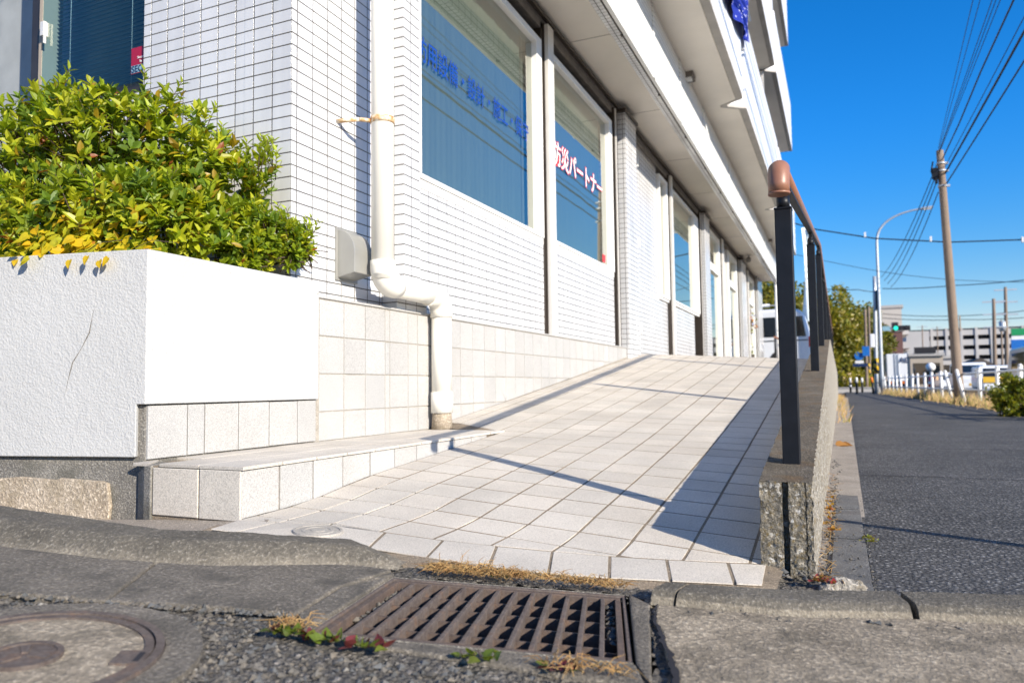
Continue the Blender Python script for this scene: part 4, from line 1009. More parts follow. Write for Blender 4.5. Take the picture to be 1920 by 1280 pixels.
def topf(u, v, y0, y1):
    y_ = y0+(y1-y0)*v; p = (XL+(XR-XL)*u, y_, wtop(y_)); e = 1 if (u < .02 or u > .98 or (y_ <= Y0+.001)) else .25
    q = roughp(p, .0045 if u > .98 else .0035)
    return tuple(Vector(p).lerp(Vector(q), e))
b.grid(lambda u, v: topf(u, v, Y0, Y0+3.2), 14, 260); b.grid(lambda u, v: (XL+(XR-XL)*u, 5.075+29*v, wtop(5.075+29*v)), 1, 40)
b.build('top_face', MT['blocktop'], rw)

hr = thing('handrail', 'brown handrail on black square posts along the block wall', 'handrail', (-.12, 2.08, .23))
def zr(y): return .985 + .13*(min(y, 6.75)-2.0)
posts = [2.085, 4.47, 6.48, 8.6, 10.8, 13.0, 15.2, 17.4, 19.6]
for y_ in posts:
    zb, zt = wtop(y_), zr(y_) - .098
    b = MB(); b.box(-.142,-.099,y_-.0215,y_+.0215,zb-.01,zt); po = b.build('post', MT['black'], hr, .0025)
    b = MB(); b.box(-.1432,-.0978,y_-.0227,y_+.0227,zt+.0002,zt+.006); b.build('post_cap', MT['black'], po, .002)
    b = MB(); b.tube([(-.1205,y_,zt+.006),(-.1205,y_,zt+.038)], [.017,.0165], 20); b.tube([(-.1205,y_,zt+.038),(-.1205,y_,zt+.048)], [.0165,.010], 20)
    b.box(-.1285,-.1125,y_-.006,y_+.006,zt+.034,zt+.078); b.box(-.134,-.107,y_-.03,y_+.03,zt+.074,zt+.0785); b.build('bracket', MT['black'], po)
b = MB(); ys_ = [2.02,3,4,5,6,6.6,6.75,7.0,8,12,16,19.7]
b.tube([(-.1205,y_,zr(y_)) for y_ in ys_], .0205, 24); b.build('rail', MT['rail'], hr)
b = MB(); path = [(-.1205,y_,zr(y_)-.019) for y_ in ys_]
for p, q in zip(path[:-1], path[1:]): b.add([(p[0]-.012,p[1],p[2]-.004),(p[0]+.012,p[1],p[2]-.004),(q[0]+.012,q[1],q[2]-.004),(q[0]-.012,q[1],q[2]-.004),(p[0]-.012,p[1],p[2]+.004),(p[0]+.012,p[1],p[2]+.004),(q[0]+.012,q[1],q[2]+.004),(q[0]-.012,q[1],q[2]+.004)], [(0,3,2,1),(4,5,6,7),(0,1,5,4),(1,2,6,5),(2,3,7,6),(3,0,4,7)])
b.build('rail_bar', MT['black'], hr)
b = MB(); r0 = .0255
cpts = [(-.1205,2.02,zr(2.02)-.001),(-.1205,1.985,zr(1.985)-.002),(-.1205,1.957,.972),(-.1205,1.942,.955),(-.1205,1.938,.932),(-.1205,1.938,.912)]
b.tube(cpts, [r0*.9,r0,r0*1.02,r0*1.02,r0,r0], 28); b.tube([(-.1205,1.938,.9119),(-.1205,1.938,.9065)], [r0*1.04,r0*1.02], 28); b.build('end_cap', MT['rail'], hr)

# ================================================================== LOOSE STUFF ON THE GROUND
def pebble(b, c, r, flat=.7):
    a = rdir(); k = [Vector((1,0,0)),Vector((-1,0,0)),Vector((0,1,0)),Vector((0,-1,0)),Vector((0,0,1)),Vector((0,0,-1)),]
    th = rnd.uniform(0,6.28); cs, sn = math.cos(th), math.sin(th); v = []
    for q in k:
        q = (q + rdir()*.38)*r*rnd.uniform(.7,1.2); v.append(Vector((q.x*cs-q.y*sn, q.x*sn+q.y*cs, q.z*flat)) + c)
    b.add(v, [(0,2,4),(2,1,4),(1,3,4),(3,0,4),(2,0,5),(1,2,5),(3,1,5),(0,3,5)])
def stonecol():
    t = rnd.random()
    if t < .03: q = Vector((.29,.275,.245))
    elif t < .3: q = Vector((.125,.127,.125))
    elif t < .5: q = Vector((.185,.162,.13))
    else: q = Vector((.15,.138,.12))
    return tuple(q*rnd.uniform(.6,1.15))
b = MB(); cols = []
def scat(n, fn, r0, r1, sink=.3):
    for _ in range(n):
        p = fn()
        if p is None: continue
        r__ = r0 + (r1-r0)*rnd.random()**2.2; pebble(b, Vector((p[0], p[1], p[2] + r__*(.5-sink))), r__); cols.append(stonecol())
def roadpt():
    x = rnd.uniform(-2.0,-.2); y = rnd.uniform(.45,1.05)
    if (Vector((x,y))-MC).length < RM+.055: return None
    lim = .845 + (x+1.353)*.38 if x < -.87 else (.94 + (x+.822)*.26)
    if y > lim - .006: return None
    return (x, y, G(x)-.010)
scat(9500, roadpt, .0022, .0085, .42)
def edgept():
    t = rnd.random(); x = -1.36+.5*t; return (x + rnd.gauss(0,.01), .848+.2*t + abs(rnd.gauss(0,.012)) - .02, G(x)-.004)
scat(260, edgept, .003, .008)
o = b.build('gravel', MT['stone']); tint_attr(o, cols, 6); tag(o, kind='stuff')
b = MB(); cols = []
scat(70, lambda: (rnd.uniform(-.055,-.03), rnd.uniform(1.9,3.6), -.012), .003, .009)
scat(170, lambda: (rnd.gauss(-.036,.012), rnd.uniform(1.85,5), -.013), .002, .007)
scat(220, lambda: (lambda y_: (L_(y_)+rnd.gauss(0,.006), y_, pz(y_)-.001))(1.8+5*rnd.random()**2), .0015, .005)
scat(30, lambda: (rnd.uniform(-.02,.05), rnd.uniform(1.85,2.6), -.008), .002, .006)
scat(24, lambda: (rnd.uniform(-.19,-.05), rnd.uniform(1.80,1.865), .004), .004, .010)
scat(50, lambda: (lambda t: (-.335+.11*t+rnd.gauss(0,.008), 1.40-.30*t, .0))(rnd.random()), .003, .008)
scat(60, lambda: (lambda u, v: tuple(guv(u, v, -.02)))(rnd.uniform(.05,.09), rnd.uniform(.3,.9)), .004, .009)
scat(35, lambda: (lambda u, v: tuple(guv(u, v, -.02)))(rnd.uniform(.925,.95), rnd.uniform(.3,.95)), .004, .009)
scat(60, lambda: (rnd.uniform(-.9,-.3), 1.46+rnd.uniform(-.06,.06), .02), .001, .003)
scat(26, lambda: (lambda x: (x, 1.30+(x+.25)*.3+rnd.uniform(-.10,.20), G(x)+.002))(rnd.uniform(-.22,.28)), .002, .006)
scat(16, lambda: (lambda x: (x, 1.455+(x+.25)*.33+rnd.gauss(0,.006), G(x)+.002))(rnd.uniform(-.3,.2)), .003, .008)
o = b.build('grit', MT['stone']); tint_attr(o, cols, 6); tag(o, kind='stuff')
# dark crack along the apron edge
b = MB(); cp = [(-.337,1.452),(-.330,1.40),(-.318,1.355),(-.300,1.31),(-.288,1.27),(-.272,1.235),(-.256,1.19),(-.242,1.15),(-.232,1.11),(-.236,1.06)]
L_v = []; 
NS = 70
for i in range(NS):
    t = i/(NS-1)*(len(cp)-1); k = min(int(t), len(cp)-2); f_ = t-k; x = cp[k][0]*(1-f_)+cp[k+1][0]*f_; y_ = cp[k][1]*(1-f_)+cp[k+1][1]*f_
    x += .006*mnoise.noise(Vector((y_*45, 3.1, 0))) + .003*mnoise.noise(Vector((y_*130, 7, 0))); wd = .0012 + .0055*(i/NS)**.8*(1+.9*mnoise.noise(Vector((y_*60, 1.7, 0))))
    L_v += [(x-wd, y_, G(x)+.0035), (x+wd, y_+.001, G(x)+.0035)]
b.add(L_v, [(2*i,2*i+1,2*i+3,2*i+2) for i in range(NS-1)]); ck = b.build('ground_crack', MT['shade']); struct(ck)
# dry grass behind the grate
def straw(n, fn, spread, L):
    b = MB(); cols = []
    for _ in range(n):
        p = Vector(fn()); d = Vector((rnd.gauss(0,1), rnd.gauss(0,.6), abs(rnd.gauss(0,.15)))).normalized(); l = L*rnd.uniform(.4,1.3)
        q = p + d*l*.5 + Vector((0,0,rnd.uniform(.001,.010))); e = p + d*l + Vector((rnd.gauss(0,.006), rnd.gauss(0,.006), -.002)); e.z = max(e.z, G(e.x)+.003)
        b.tube([p, q, e], [.0008,.0007,.0003], 4, cap=False); c = Vector((.46,.31,.13)).lerp(Vector((.30,.16,.06)), rnd.random())*rnd.uniform(.7,1.2); cols.append(tuple(c))
    return b, cols
def lin(pts):
    def f():
        k = rnd.randrange(len(pts)-1); t = rnd.random(); a, c = pts[k], pts[k+1]; x = a[0]+(c[0]-a[0])*t + rnd.gauss(0,.006); y_ = a[1]+(c[1]-a[1])*t + rnd.gauss(0,.009); return (x, y_, G(x)+.004+rnd.random()*.008)
    return f
b, cols = straw(520, lin([(-.80,1.395),(-.72,1.42),(-.62,1.45)]), .02, .035)
b2, c2_ = straw(260, lin([(-.62,1.45),(-.52,1.485),(-.42,1.515)]), .02, .03)
o = b.build('dry_grass', MT['straw']); tint_attr(o, cols, 12); tag(o, kind='stuff'); o = b2.build('dry_grass', MT['straw']); tint_attr(o, c2_, 12); tag(o, kind='stuff')
b, cols = straw(70, lin([(-.42,1.055),(-.30,1.09)]), .02, .03); o = b.build('dry_grass', MT['straw']); tint_attr(o, cols, 12); tag(o, kind='stuff')
b, cols = straw(60, lin([(-.83,.965),(-.80,.985)]), .02, .03); o = b.build('dry_grass', MT['straw']); tint_attr(o, cols, 12); tag(o, kind='stuff')
b, cols = straw(110, lambda: (rnd.gauss(-.045,.010), 1.90+abs(rnd.gauss(0,.9)), -.008), .02, .03); o = b.build('dry_grass', MT['straw']); tint_attr(o, cols, 12); tag(o, kind='stuff')
# small weeds
def weed(label, pts, n, cset, L=.016):
    r0_ = thing('weed', label, 'weed', tuple(pts[0])); b = MB(); cols = []
    for _ in range(n):
        p = Vector(pts[rnd.randrange(len(pts))]) + Vector((rnd.gauss(0,.010), rnd.gauss(0,.006), .003)); d = Vector((rnd.gauss(0,1), rnd.gauss(0,1), rnd.uniform(.1,1.1)))
        heart_leaf(b, p, d, Vector((rnd.gauss(0,.4), rnd.gauss(0,.4), 1)), L*rnd.uniform(.6,1.25)); cols.append(tuple(Vector(cset[rnd.randrange(len(cset))])*rnd.uniform(.7,1.2)))
    o = b.build('foliage', MT['leaf'], r0_); tint_attr(o, cols, 13)
    b = MB()
    for k in range(5): p = Vector(pts[k % len(pts)]); b.tube([p, p+Vector((rnd.gauss(0,.012), rnd.gauss(0,.008), .012))], .0007, 5)
    b.build('stem', MT['twig'], r0_)
gcol = [(.16,.22,.03),(.22,.26,.04),(.12,.17,.03)]; rcol = [(.20,.045,.05),(.14,.05,.06),(.16,.20,.03)]
def gl(pts, k=6): return [Vector((a[0]+(c[0]-a[0])*i/k, a[1]+(c[1]-a[1])*i/k, G(a[0])+.0)) for a, c in zip(pts[:-1], pts[1:]) for i in range(k)]
weed('dark reddish weed at the left corner of the iron grate', gl([(-.835,.955),(-.79,.955)]), 34, rcol+gcol)
weed('low green and red weeds in front of the grate frame', gl([(-.77,.962),(-.70,.972),(-.64,.985)]), 52, gcol+rcol[:1], .018)
weed('little green weed at the middle of the grate front edge', gl([(-.535,1.025),(-.48,1.04)]), 16, gcol)
weed('purple tinged weed near the right front corner of the grate', gl([(-.40,1.058),(-.36,1.068)]), 14, rcol)
weed('small green sprout in the straw behind the grate', gl([(-.665,1.445),(-.65,1.45)]), 12, gcol, .014)
weed('yellow green moss tuft on the footpath edge', [Vector((.062,2.44,-.012)), Vector((.066,2.38,-.012)), Vector((.07,2.42,-.012))], 60, [(.25,.24,.04),(.16,.2,.03),(.32,.26,.06)], .008)
weed('red leaved weed at the foot of the block wall end', [Vector((-.05,1.80,.005)), Vector((-.03,1.79,.005)), Vector((-.045,1.83,.005))], 40, [(.42,.06,.07),(.5,.28,.1),(.35,.2,.08)], .012)
weed('orange leaf litter against the base of the wall', [Vector((-.045,2.5+.1*k,-.008)) for k in range(8)], 60, [(.45,.22,.04),(.5,.3,.06),(.35,.12,.05)], .013)
b = MB(); b.grid(lambda u, v: roughp((-.06+.10*u, 1.765+.04*u+.045*v, -.012 + .028*math.sin(math.pi*min(1,max(0,u)))**.5*math.sin(math.pi*v)**.5), .006), 24, 12)
o = b.build('broken_concrete', MT['blockside']); tag(o, 'broken lump of pale concrete by the wall end', 'rubble')
lf = thing('fallen_leaf', 'dry orange fallen leaf lying on the footpath edge', 'leaf', (.0,6.2,-.03)); b = MB(); heart_leaf(b, Vector((-.03,6.2,-.04)), Vector((1,.3,.1)), Vector((0,-.4,1)), .10, .3); heart_leaf(b, Vector((.0,6.25,-.04)), Vector((1,-.3,.2)), Vector((.2,-.4,1)), .08, .3)
o = b.build('blade', MT['leaf'], lf); tint_attr(o, [(.45,.22,.06),(.4,.18,.05)], 13); b = MB(); b.tube([(-.06,6.2,-.05),(-.03,6.2,-.04)], .003, 5); b.build('stalk', MT['twig'], lf)

# the short guardrail post just outside the frame whose shadow crosses the footpath
gp = thing('guard_post', 'short white steel post beside the footpath', 'post', (1.62,1.93,-.02)); b = MB(); b.tube([(1.62,1.93,-.03),(1.62,1.93,.84)], .024, 16); b.build('shaft', MT['white'], gp); b = MB(); b.tube([(1.62,1.93,.84),(1.62,1.93,.85)], [.026,.01], 16); b.build('cap', MT['white'], gp)

# ================================================================== STREET FURNITURE FURTHER ALONG
def tapered(mb, p0, p1, r0, r1, n=20, k=6): mb.tube([Vector(p0).lerp(Vector(p1), i/k) for i in range(k+1)], [r0+(r1-r0)*i/k for i in range(k+1)], n)
PT = Vector((2.63, 22.2, 6.50)); PB = Vector((2.81, 22.2, -.2))
up = thing('utility_pole', 'tall leaning grey brown utility pole standing beside the footpath', 'utility pole', tuple(PB))
b = MB(); tapered(b, PB, PT, .122, .086, 24, 10); b.build('shaft', MT['pole'], up)
for z_ in (5.55, 5.95, 6.15):
    q = PB.lerp(PT, (z_+.2)/6.7); b = MB(); b.tube([q-Vector((0,0,.02)), q+Vector((0,0,.02))], .112, 20); b.box(q.x+.10,q.x+.17,q.y-.03,q.y+.03,z_-.03,z_+.03); b.build('clamp_band', MT['galv'], up)
b = MB(); b.box(2.42,2.55,22.05,22.2,5.75,6.02); b.box(2.47,2.53,22.0,22.1,5.6,5.78); b.tube([(2.45,22.1,6.2),(2.40,22.1,5.95),(2.47,22.1,5.7)], .02, 8); b.build('junction_box', MT['black'], up)
b = MB(); q = PB.lerp(PT, .32); b.obox(q+Vector((.145,-.02,0)), (.012,0,0), (0,.05,0), (0,0,.20)); b.build('notice_plate', MT['tan'], up)
np_ = thing('utility_pole', 'near utility pole on the road side that carries the overhead wires', 'utility pole', (4.2,-13,-.2)); b = MB(); tapered(b, (4.2,-13,-.2), (4.2,-13,8.2), .15, .10); b.build('shaft', MT['pole'], np_)
b = MB(); b.box(.6,4.6,-13.06,-13.0,7.0,7.08); b.build('cross_arm', MT['galv'], np_)
def wire(name, label, pts, r, sag, mat=None, group='overhead wires', wob=0):
    P = []
    for p, q in zip(pts[:-1], pts[1:]):
        p, q = Vector(p), Vector(q)
        for i in range(13):
            t = i/12; x = p.lerp(q, t); x.z -= sag*4*t*(1-t)
            if wob: x += Vector((rnd.gauss(0,wob), 0, rnd.gauss(0,wob)))
            P.append(x)
    b = MB(); b.tube(P, r, 6); o = b.build(name, mat or MT['cable']); tag(o, label, 'wire', group); return o
def through(px, py, y, p0, yend):       # far end on the pole, passing a known point, carried on to the near pole
    m_ = at(px, py, y); p0 = Vector(p0); t = (yend-p0.y)/(m_.y-p0.y); return p0 + (m_-p0)*t
thin_l = 'thin black overhead wire running from the leaning pole up out of the frame'
for (px, y_, dz, r__) in ((1822,13.6,.12,.006),(1835,13.6,.05,.006),(1857,13.7,0,.007),(1864,13.7,-.03,.007),(1872,13.8,-.06,.007)):
    s_ = PT + Vector((-.03,0,dz-.05)); wire('overhead_wire', thin_l, [s_, through(px,0,y_,s_,-13)], r__, .10)
s_ = PT + Vector((.05,0,-.25)); wire('overhead_wire', 'wavy twisted black service cable left of the thick cable bundle', [s_, through(1890,5,13.8,s_,-13)], .016, .15, None, None, .016)
s_ = PT + Vector((.1,0,-.45)); wire('overhead_wire', 'upper thin cable close beside the thick bundle', [s_, through(1920,20,14.2,s_,-13)], .009, .15, None, None)
s_ = PT + Vector((.1,0,-.62)); wire('overhead_wire', 'thickest black cable bundle rising from the leaning pole to the right edge', [s_, through(1920,44,14.6,s_,-13)], .024, .2, None, None)
s_ = PT + Vector((.1,0,-.92)); wire('overhead_wire', 'lowest black cable from the leaning pole to the right edge', [s_, through(1920,100,15,s_,-13)], .017, .2, None, None)
LT = Vector((1.95, 42.6, 6.0))
for k, (dz, lab) in enumerate(((-.35,'cable sagging from the leaning pole to the lamp, topmost of the four'),(-.55,'second cable from the top between leaning pole and lamp'),(-.75,'third cable from the top between leaning pole and lamp'),(-1.1,'lowest cable between leaning pole and street lamp'))):
    wire('overhead_wire', lab, [PT+Vector((-.08,0,dz)), tuple(at(1652+6*k, 520+6*k, 42.6))], .013, .35, None, 'cables from pole to lamp')
wire('overhead_wire', 'thick bundled cable crossing the street high behind the lamp arm', [at(1440,405,30), at(1530,430,30), at(1640,447,30), at(1780,454,30), at(1960,448,30), at(2200,425,30)], .024, .0, None, None)
for px, py in ((1622,441),(1745,449),(1917,450)):
    q = at(px,py,30); b = MB(); b.box(q.x-.03,q.x+.03,q.y-.08,q.y+.08,q.z-.08,q.z+.10); tag(b.build('cable_spacer', MT['white']), 'white spacer clip on the thick crossing cable', 'spacer', 'white spacers on the crossing cable')
wire('overhead_wire', 'thin wire dipping from the building towards the right edge', [at(1470,472,35), at(1645,508,35), at(1780,524,35), at(1960,529,35)], .011, .03, None, None)
wire('overhead_wire', 'wire rising gently to the right from the lamp pole', [at(1655,541,42), at(1790,535,40), at(1960,520,38)], .02, .05, None, None)
wire('overhead_wire', 'short wire between the lamp pole and the rail end', [at(1545,542,42), at(1610,543,42), at(1640,547,42.6)], .02, .02, None, None)
wire('overhead_wire', 'low wire crossing in front of the parking building', [at(1655,588,70), at(1800,592,70), at(1960,577,70)], .03, .1, None, None)
wire('overhead_wire', 'lower twin wire crossing in front of the parking building', [at(1655,596,70), at(1800,599,70), at(1960,592,70)], .03, .1, None, None)

sl = thing('street_lamp', 'tall galvanised street lamp with a long curved arm', 'street lamp', (2.0,42.6,-.15))
b = MB(); q0 = Vector((2.0,42.6,-.15)); q1 = Vector((2.02,42.6,7.6)); q2 = Vector((4.25,42.6,9.2))
pts = [q0.lerp(q1, i/8) for i in range(9)] + [Vector((2.02+2.23*(1-math.cos(t))*1.0, 42.6, 7.6+1.6*math.sin(t)**.8)) for t in [i*math.pi/2/12 for i in range(1,13)]]
b.tube(pts, [.085 - .045*i/(len(pts)-1) for i in range(len(pts))], 14); b.build('mast', MT['galv'], sl)
b = MB(); b.obox((4.35,42.6,9.22), (.28,0,.02), (0,.11,0), (-.004,0,.055)); b.build('lamp_head', MT['galv'], sl, .03)
b = MB(); b.obox((4.40,42.6,9.15), (.18,0,.012), (0,.08,0), (0,0,.02)); b.build('lens', MT['whiteframe'], sl)
spo = thing('signal_pole', 'pale service pole with a hazard band beside the street lamp', 'pole', (1.72,42.9,-.15))
b = MB(); tapered(b, (1.74,42.9,-.15), (1.86,42.9,5.95), .10, .085); b.build('shaft', MT['galv'], spo)
b = MB(); b.tube([(1.765,42.9,.9),(1.775,42.9,1.7)], .112, 16)
M_ = Mat('hazard_stripes', (.6,.4,.03), .5); wv = M_.n('ShaderNodeTexWave'); wv.inputs['Scale'].default_value = 1.1; mp = M_.n('ShaderNodeMapping'); mp.inputs['Rotation'].default_value = (0,.8,0); M_.l(M_.co, mp.inputs[0]); M_.l(mp.outputs[0], wv.inputs[0]); M_.col(M_.ramp(wv.outputs[1], [(.48,(.02,.02,.02)),(.52,(.65,.40,.02))])); MT['hazard'] = M_.m
b.build('hazard_band', M_.m, spo)
b = MB(); b.box(1.52,1.74,42.6,42.88,2.25,2.95); b.build('pedestrian_signal', MT['white'], spo, .03); b = MB(); b.box(1.90,1.97,42.7,42.9,4.2,5.2); b.build('meter_box', MT['black'], spo)
tl = thing('traffic_light', 'horizontal traffic light showing green over the road', 'traffic light', tuple(at(1660,722,66)))
q = at(1690,615,66); p0 = at(1652,722,66); p0.z = -.25
b = MB(); tapered(b, p0, (p0.x+.05,66,q.z+.8), .10, .07); b.tube([(p0.x,66,q.z),(q.x+.6,66,q.z+.05)], .05, 10); b.build('mast', MT['galv'], tl)
b = MB(); b.box(q.x-.60,q.x+.62,65.7,65.95,q.z-.20,q.z+.20); hb = b.build('housing', MT['black'], tl, .08)
Mg = bpy.data.materials.new('green_signal'); Mg.use_nodes = True; e_ = Mg.node_tree.nodes['Principled BSDF']; e_.inputs['Base Color'].default_value = (.01,.35,.25,1); e_.inputs['Emission Color'].default_value = (.02,.75,.50,1); e_.inputs['Emission Strength'].default_value = .8
for k, mt_ in enumerate((Mg, MT['taillight'], MT['taillight'])):
    b = MB(); cx_ = q.x-.40+.40*k; b.add([(cx_+.165*math.cos(2*math.pi*i/20),65.68,q.z+.165*math.sin(2*math.pi*i/20)) for i in range(20)], [tuple(range(20))]); b.build('lens', mt_ if k == 0 else MT['shade'], hb)
b = MB(); b.box(q.x-1.35,q.x-.8,65.8,65.9,q.z-.18,q.z+.18); b.build('street_name_sign', MT['skyl'], tl)
sgp = thing('sign_post', 'grey post carrying a round blue sign and a small white plate', 'sign post', tuple(at(1626,738,52)))
p0 = at(1626,740,52); p0.z = -.2
b = MB(); tapered(b, p0, at(1622,580,52), .09, .075); b.build('shaft', MT['pole'], sgp)
q = at(1611,667,51.8); b = MB(); b.tube([q, q+Vector((0,.03,0))], .27, 24, sm=False); b.build('round_sign', MT['signblue'], sgp)
b = MB(); b.box(q.x-.24,q.x+.24,51.8,51.83,q.z-.60,q.z-.30); b.build('plate', MT['white'], sgp); b = MB(); b.box(q.x+.05,p0.x+.02,51.84,51.88,q.z-.08,q.z-.03); b.build('bracket', MT['galv'], sgp)
q = at(1623,658,51.7); b = MB(); b.box(q.x-.18,q.x+.22,51.7,51.73,q.z-.30,q.z+.30); b.build('blue_plate', MT['signblue'], sgp)
q = at(1614,684,51.7); b = MB(); b.box(q.x-.45,q.x+.40,51.7,51.74,q.z-.10,q.z+.10); b.build('direction_sign', MT['navy'], sgp)
p2 = at(1632,740,54); p2.z = -.2; pp = thing('thin_pole', 'slim pale pole just right of the blue sign post', 'pole', tuple(p2)); b = MB(); tapered(b, p2, at(1629,575,54), .07, .06); b.build('shaft', MT['pole'], pp); b = MB(); b.tube([p2+Vector((0,0,.9)), p2+Vector((0,0,1.9))], .09, 14); b.build('hazard_band', MT['hazard'], pp)
for k, (px, py, lab) in enumerate(((1595,736,'black bollard with two white bands, leftmost of the row'),(1607,738,'black bollard with white top, second from the left'),(1617,736,'black bollard with white top in front of the yellow hedge'),(1638,738,'leaning black bollard with an orange band by the lamp'))):
    p = atz(px, py, -.14); bo = thing('bollard', lab, 'bollard', tuple(p), 'bollards across the footpath'); ln = .08 if k == 3 else 0
    b = MB(); b.tube([p, p+Vector((-ln*.6,0,.6))], .06, 14); b.build('shaft', MT['black'], bo)
    b = MB(); b.tube([p+Vector((-ln*.6,0,.6)), p+Vector((-ln*.9,0,.85)), p+Vector((-ln,0,.88))], [.062,.06,.03], 14); b.build('reflector', MT['orange'] if k == 3 else MT['white'], bo)
    if k == 0: b = MB(); b.tube([p+Vector((0,0,.35)), p+Vector((0,0,.47))], .064, 14); b.build('band', MT['white'], bo)
# guardrail
gf = thing('guardrail', 'white pipe guardrail between the footpath and the road', 'guardrail', (2.6,30,-.15))
A0, A1 = Vector((2.17,43,-.16)), Vector((3.02,18.4,-.16)); A2 = Vector((3.25,11.5,-.16)); nP = 15
gpts = [A0.lerp(A1, i/(nP-1)) for i in range(nP)] + [A1.lerp(A2, i/4) for i in range(1,5)]
for i, p in enumerate(gpts):
    b = MB(); ln = rnd.uniform(-.05,.05) if i not in (11, 12) else -.16
    b.tube([p, p+Vector((ln,0,.88))], .042, 10); po = b.build('post', MT['white'], gf); b = MB(); b.tube([p+Vector((ln,0,.88)), p+Vector((ln,0,.92))], [.05,.02], 10); b.build('cap', MT['white'], po)
for h_ in (.40, .80):
    b = MB(); b.tube([p+Vector((.03,0,h_)) for p in gpts], .026, 8); b.build('rail', MT['white'], gf)
b, cols = MB(), []
for _ in range(2600):
    t = rnd.random(); p = A0.lerp(A2, t) if rnd.random() < .0 else (A0.lerp(A1, t*1.3) if t < .77 else A1.lerp(A2, (t-.77)/.23)); p = p + Vector((rnd.gauss(.05,.16), rnd.gauss(0,.3), 0)); h_ = rnd.uniform(.12,.42)
    q = p + Vector((rnd.gauss(0,.10), rnd.gauss(0,.10), h_)); s_ = Vector((.012,.006,0)); b.add([p-s_, p+s_, q], [(0,1,2)])
    c = Vector((.46,.31,.15)).lerp(Vector((.20,.22,.05)), rnd.random()**3)*rnd.uniform(.7,1.1); cols.append(tuple(c))
o = b.build('dry_grass', MT['straw']); tint_attr(o, cols, 3); tag(o, kind='stuff')
b, cols = MB(), []
for _ in range(260):
    y_ = rnd.uniform(10,34); p = Vector((rnd.gauss(.02,.05), y_, pz(y_))); h_ = rnd.uniform(.05,.22); q = p + Vector((rnd.gauss(.04,.06), rnd.gauss(0,.06), h_)); s_ = Vector((.010,.004,0)); b.add([p-s_, p+s_, q], [(0,1,2)]); cols.append(tuple(Vector((.48,.30,.14)).lerp(Vector((.22,.22,.05)), rnd.random()**2)*rnd.uniform(.7,1.1)))
o = b.build('dry_grass', MT['straw']); tint_attr(o, cols, 3); tag(o, kind='stuff')

# ---- greenery
def crown(name, label, cat, base, ells, n, L, cols3, trunk=None, group=None, spread=1.0):
    r0_ = thing(name, label, cat, base, group); b = MB(); cols = []
    tot = sum(e[1][0]*e[1][2] for e in ells)
    items = []
    for (c, rr) in ells:
        nb = max(9, int(10*rr[0]*rr[2]/max(.2, tot)*8)); bl = [(rdir(), rnd.uniform(.6,1.0), rnd.uniform(.18,.36)) for _ in range(nb)]
        for _ in range(int(n*rr[0]*rr[2]/tot)):
            d, k_, s_ = bl[rnd.randrange(nb)]; e_ = rdir()*s_*(rnd.random()**.4); p = Vector((c[0]+rr[0]*(d.x*k_+e_.x), c[1]+rr[1]*(d.y*k_+e_.y), c[2]+rr[2]*(d.z*k_+e_.z)))
            if p.z < base[2]: continue
            q = Vector(cols3[rnd.randrange(len(cols3))])*rnd.uniform(.65,1.3); items.append((p, rdir(), rdir(), L*rnd.uniform(.6,1.3), L*.6, tuple(q)))
    b, cols = leaf_cloud(items); o = b.build('crown' if trunk else 'foliage', MT['leaf'], r0_); tint_attr(o, cols, 8)
    b = MB()
    if trunk:
        for (p, q, ra, rb) in trunk: tapered(b, p, q, ra, rb, 10, 3)
        b.build('trunk', MT['bark'], r0_)
    else:
        for (c, rr) in ells:
            for k in range(5): q = Vector(c)+rdir()*rr[0]*.5; b.tube([(c[0]+rnd.uniform(-.1,.1), c[1], base[2]), tuple(q)], [.014,.006], 5)
        b.build('stem', MT['twig'], r0_)
    return r0_
HG = [(.12,.17,.02),(.20,.23,.025),(.30,.28,.03)]
crown('hedge_shrub', 'rounded dark green shrub at the right edge of the footpath', 'shrub', (2.95,14.6,-.16), [(tuple(at(1908,748,14.6)),(.36,.36,.40)), (tuple(at(1955,738,14.6)),(.5,.4,.46)), (tuple(at(1884,760,14.5)),(.20,.2,.24))], 7000, .055, HG)
OG = [(.24,.24,.03),(.31,.27,.035),(.18,.20,.03),(.34,.27,.035)]; DG = [(.14,.17,.03),(.20,.20,.035),(.25,.215,.035)]
def tr(lab, px, y_, z0, ztop, rad, cols3, n=1900, L=.26):
    c = at(px, 600, y_); h_ = ztop - z0; zc = z0 + h_*.58
    e = [((c.x, y_, zc),(rad,rad,h_*.42)), ((c.x-rad*.5, y_+rad*.3, zc-h_*.12),(rad*.7,rad*.7,h_*.33)), ((c.x+rad*.5, y_-rad*.2, zc-h_*.10),(rad*.65,rad*.65,h_*.34))]
    tk = [((c.x,y_,z0),(c.x+.1,y_,zc),.22,.12), ((c.x,y_,z0+h_*.3),(c.x-rad*.5,y_,zc+.3),.10,.05), ((c.x,y_,z0+h_*.32),(c.x+rad*.5,y_+.3,zc+.2),.10,.05)]
    crown('tree', lab, 'tree', (c.x, y_, z0), e, n, L, cols3, tk, 'trees beyond the building')
crown('hedge_shrub', 'taller shrub standing just beyond the right edge of the picture', 'shrub', (4.3,12.3,-.2), [((4.3,12.3,.55),(.9,.7,.75)), ((5.2,12.0,.6),(.9,.7,.8))], 2600, .09, HG)
tr('olive crowned tree right behind the parked van', 1455, 44, .6, 6.6, 2.0, OG, 6500, .24); tr('broad olive tree rising behind the third rail post', 1530, 46, .6, 6.5, 1.9, OG, 6500, .24)
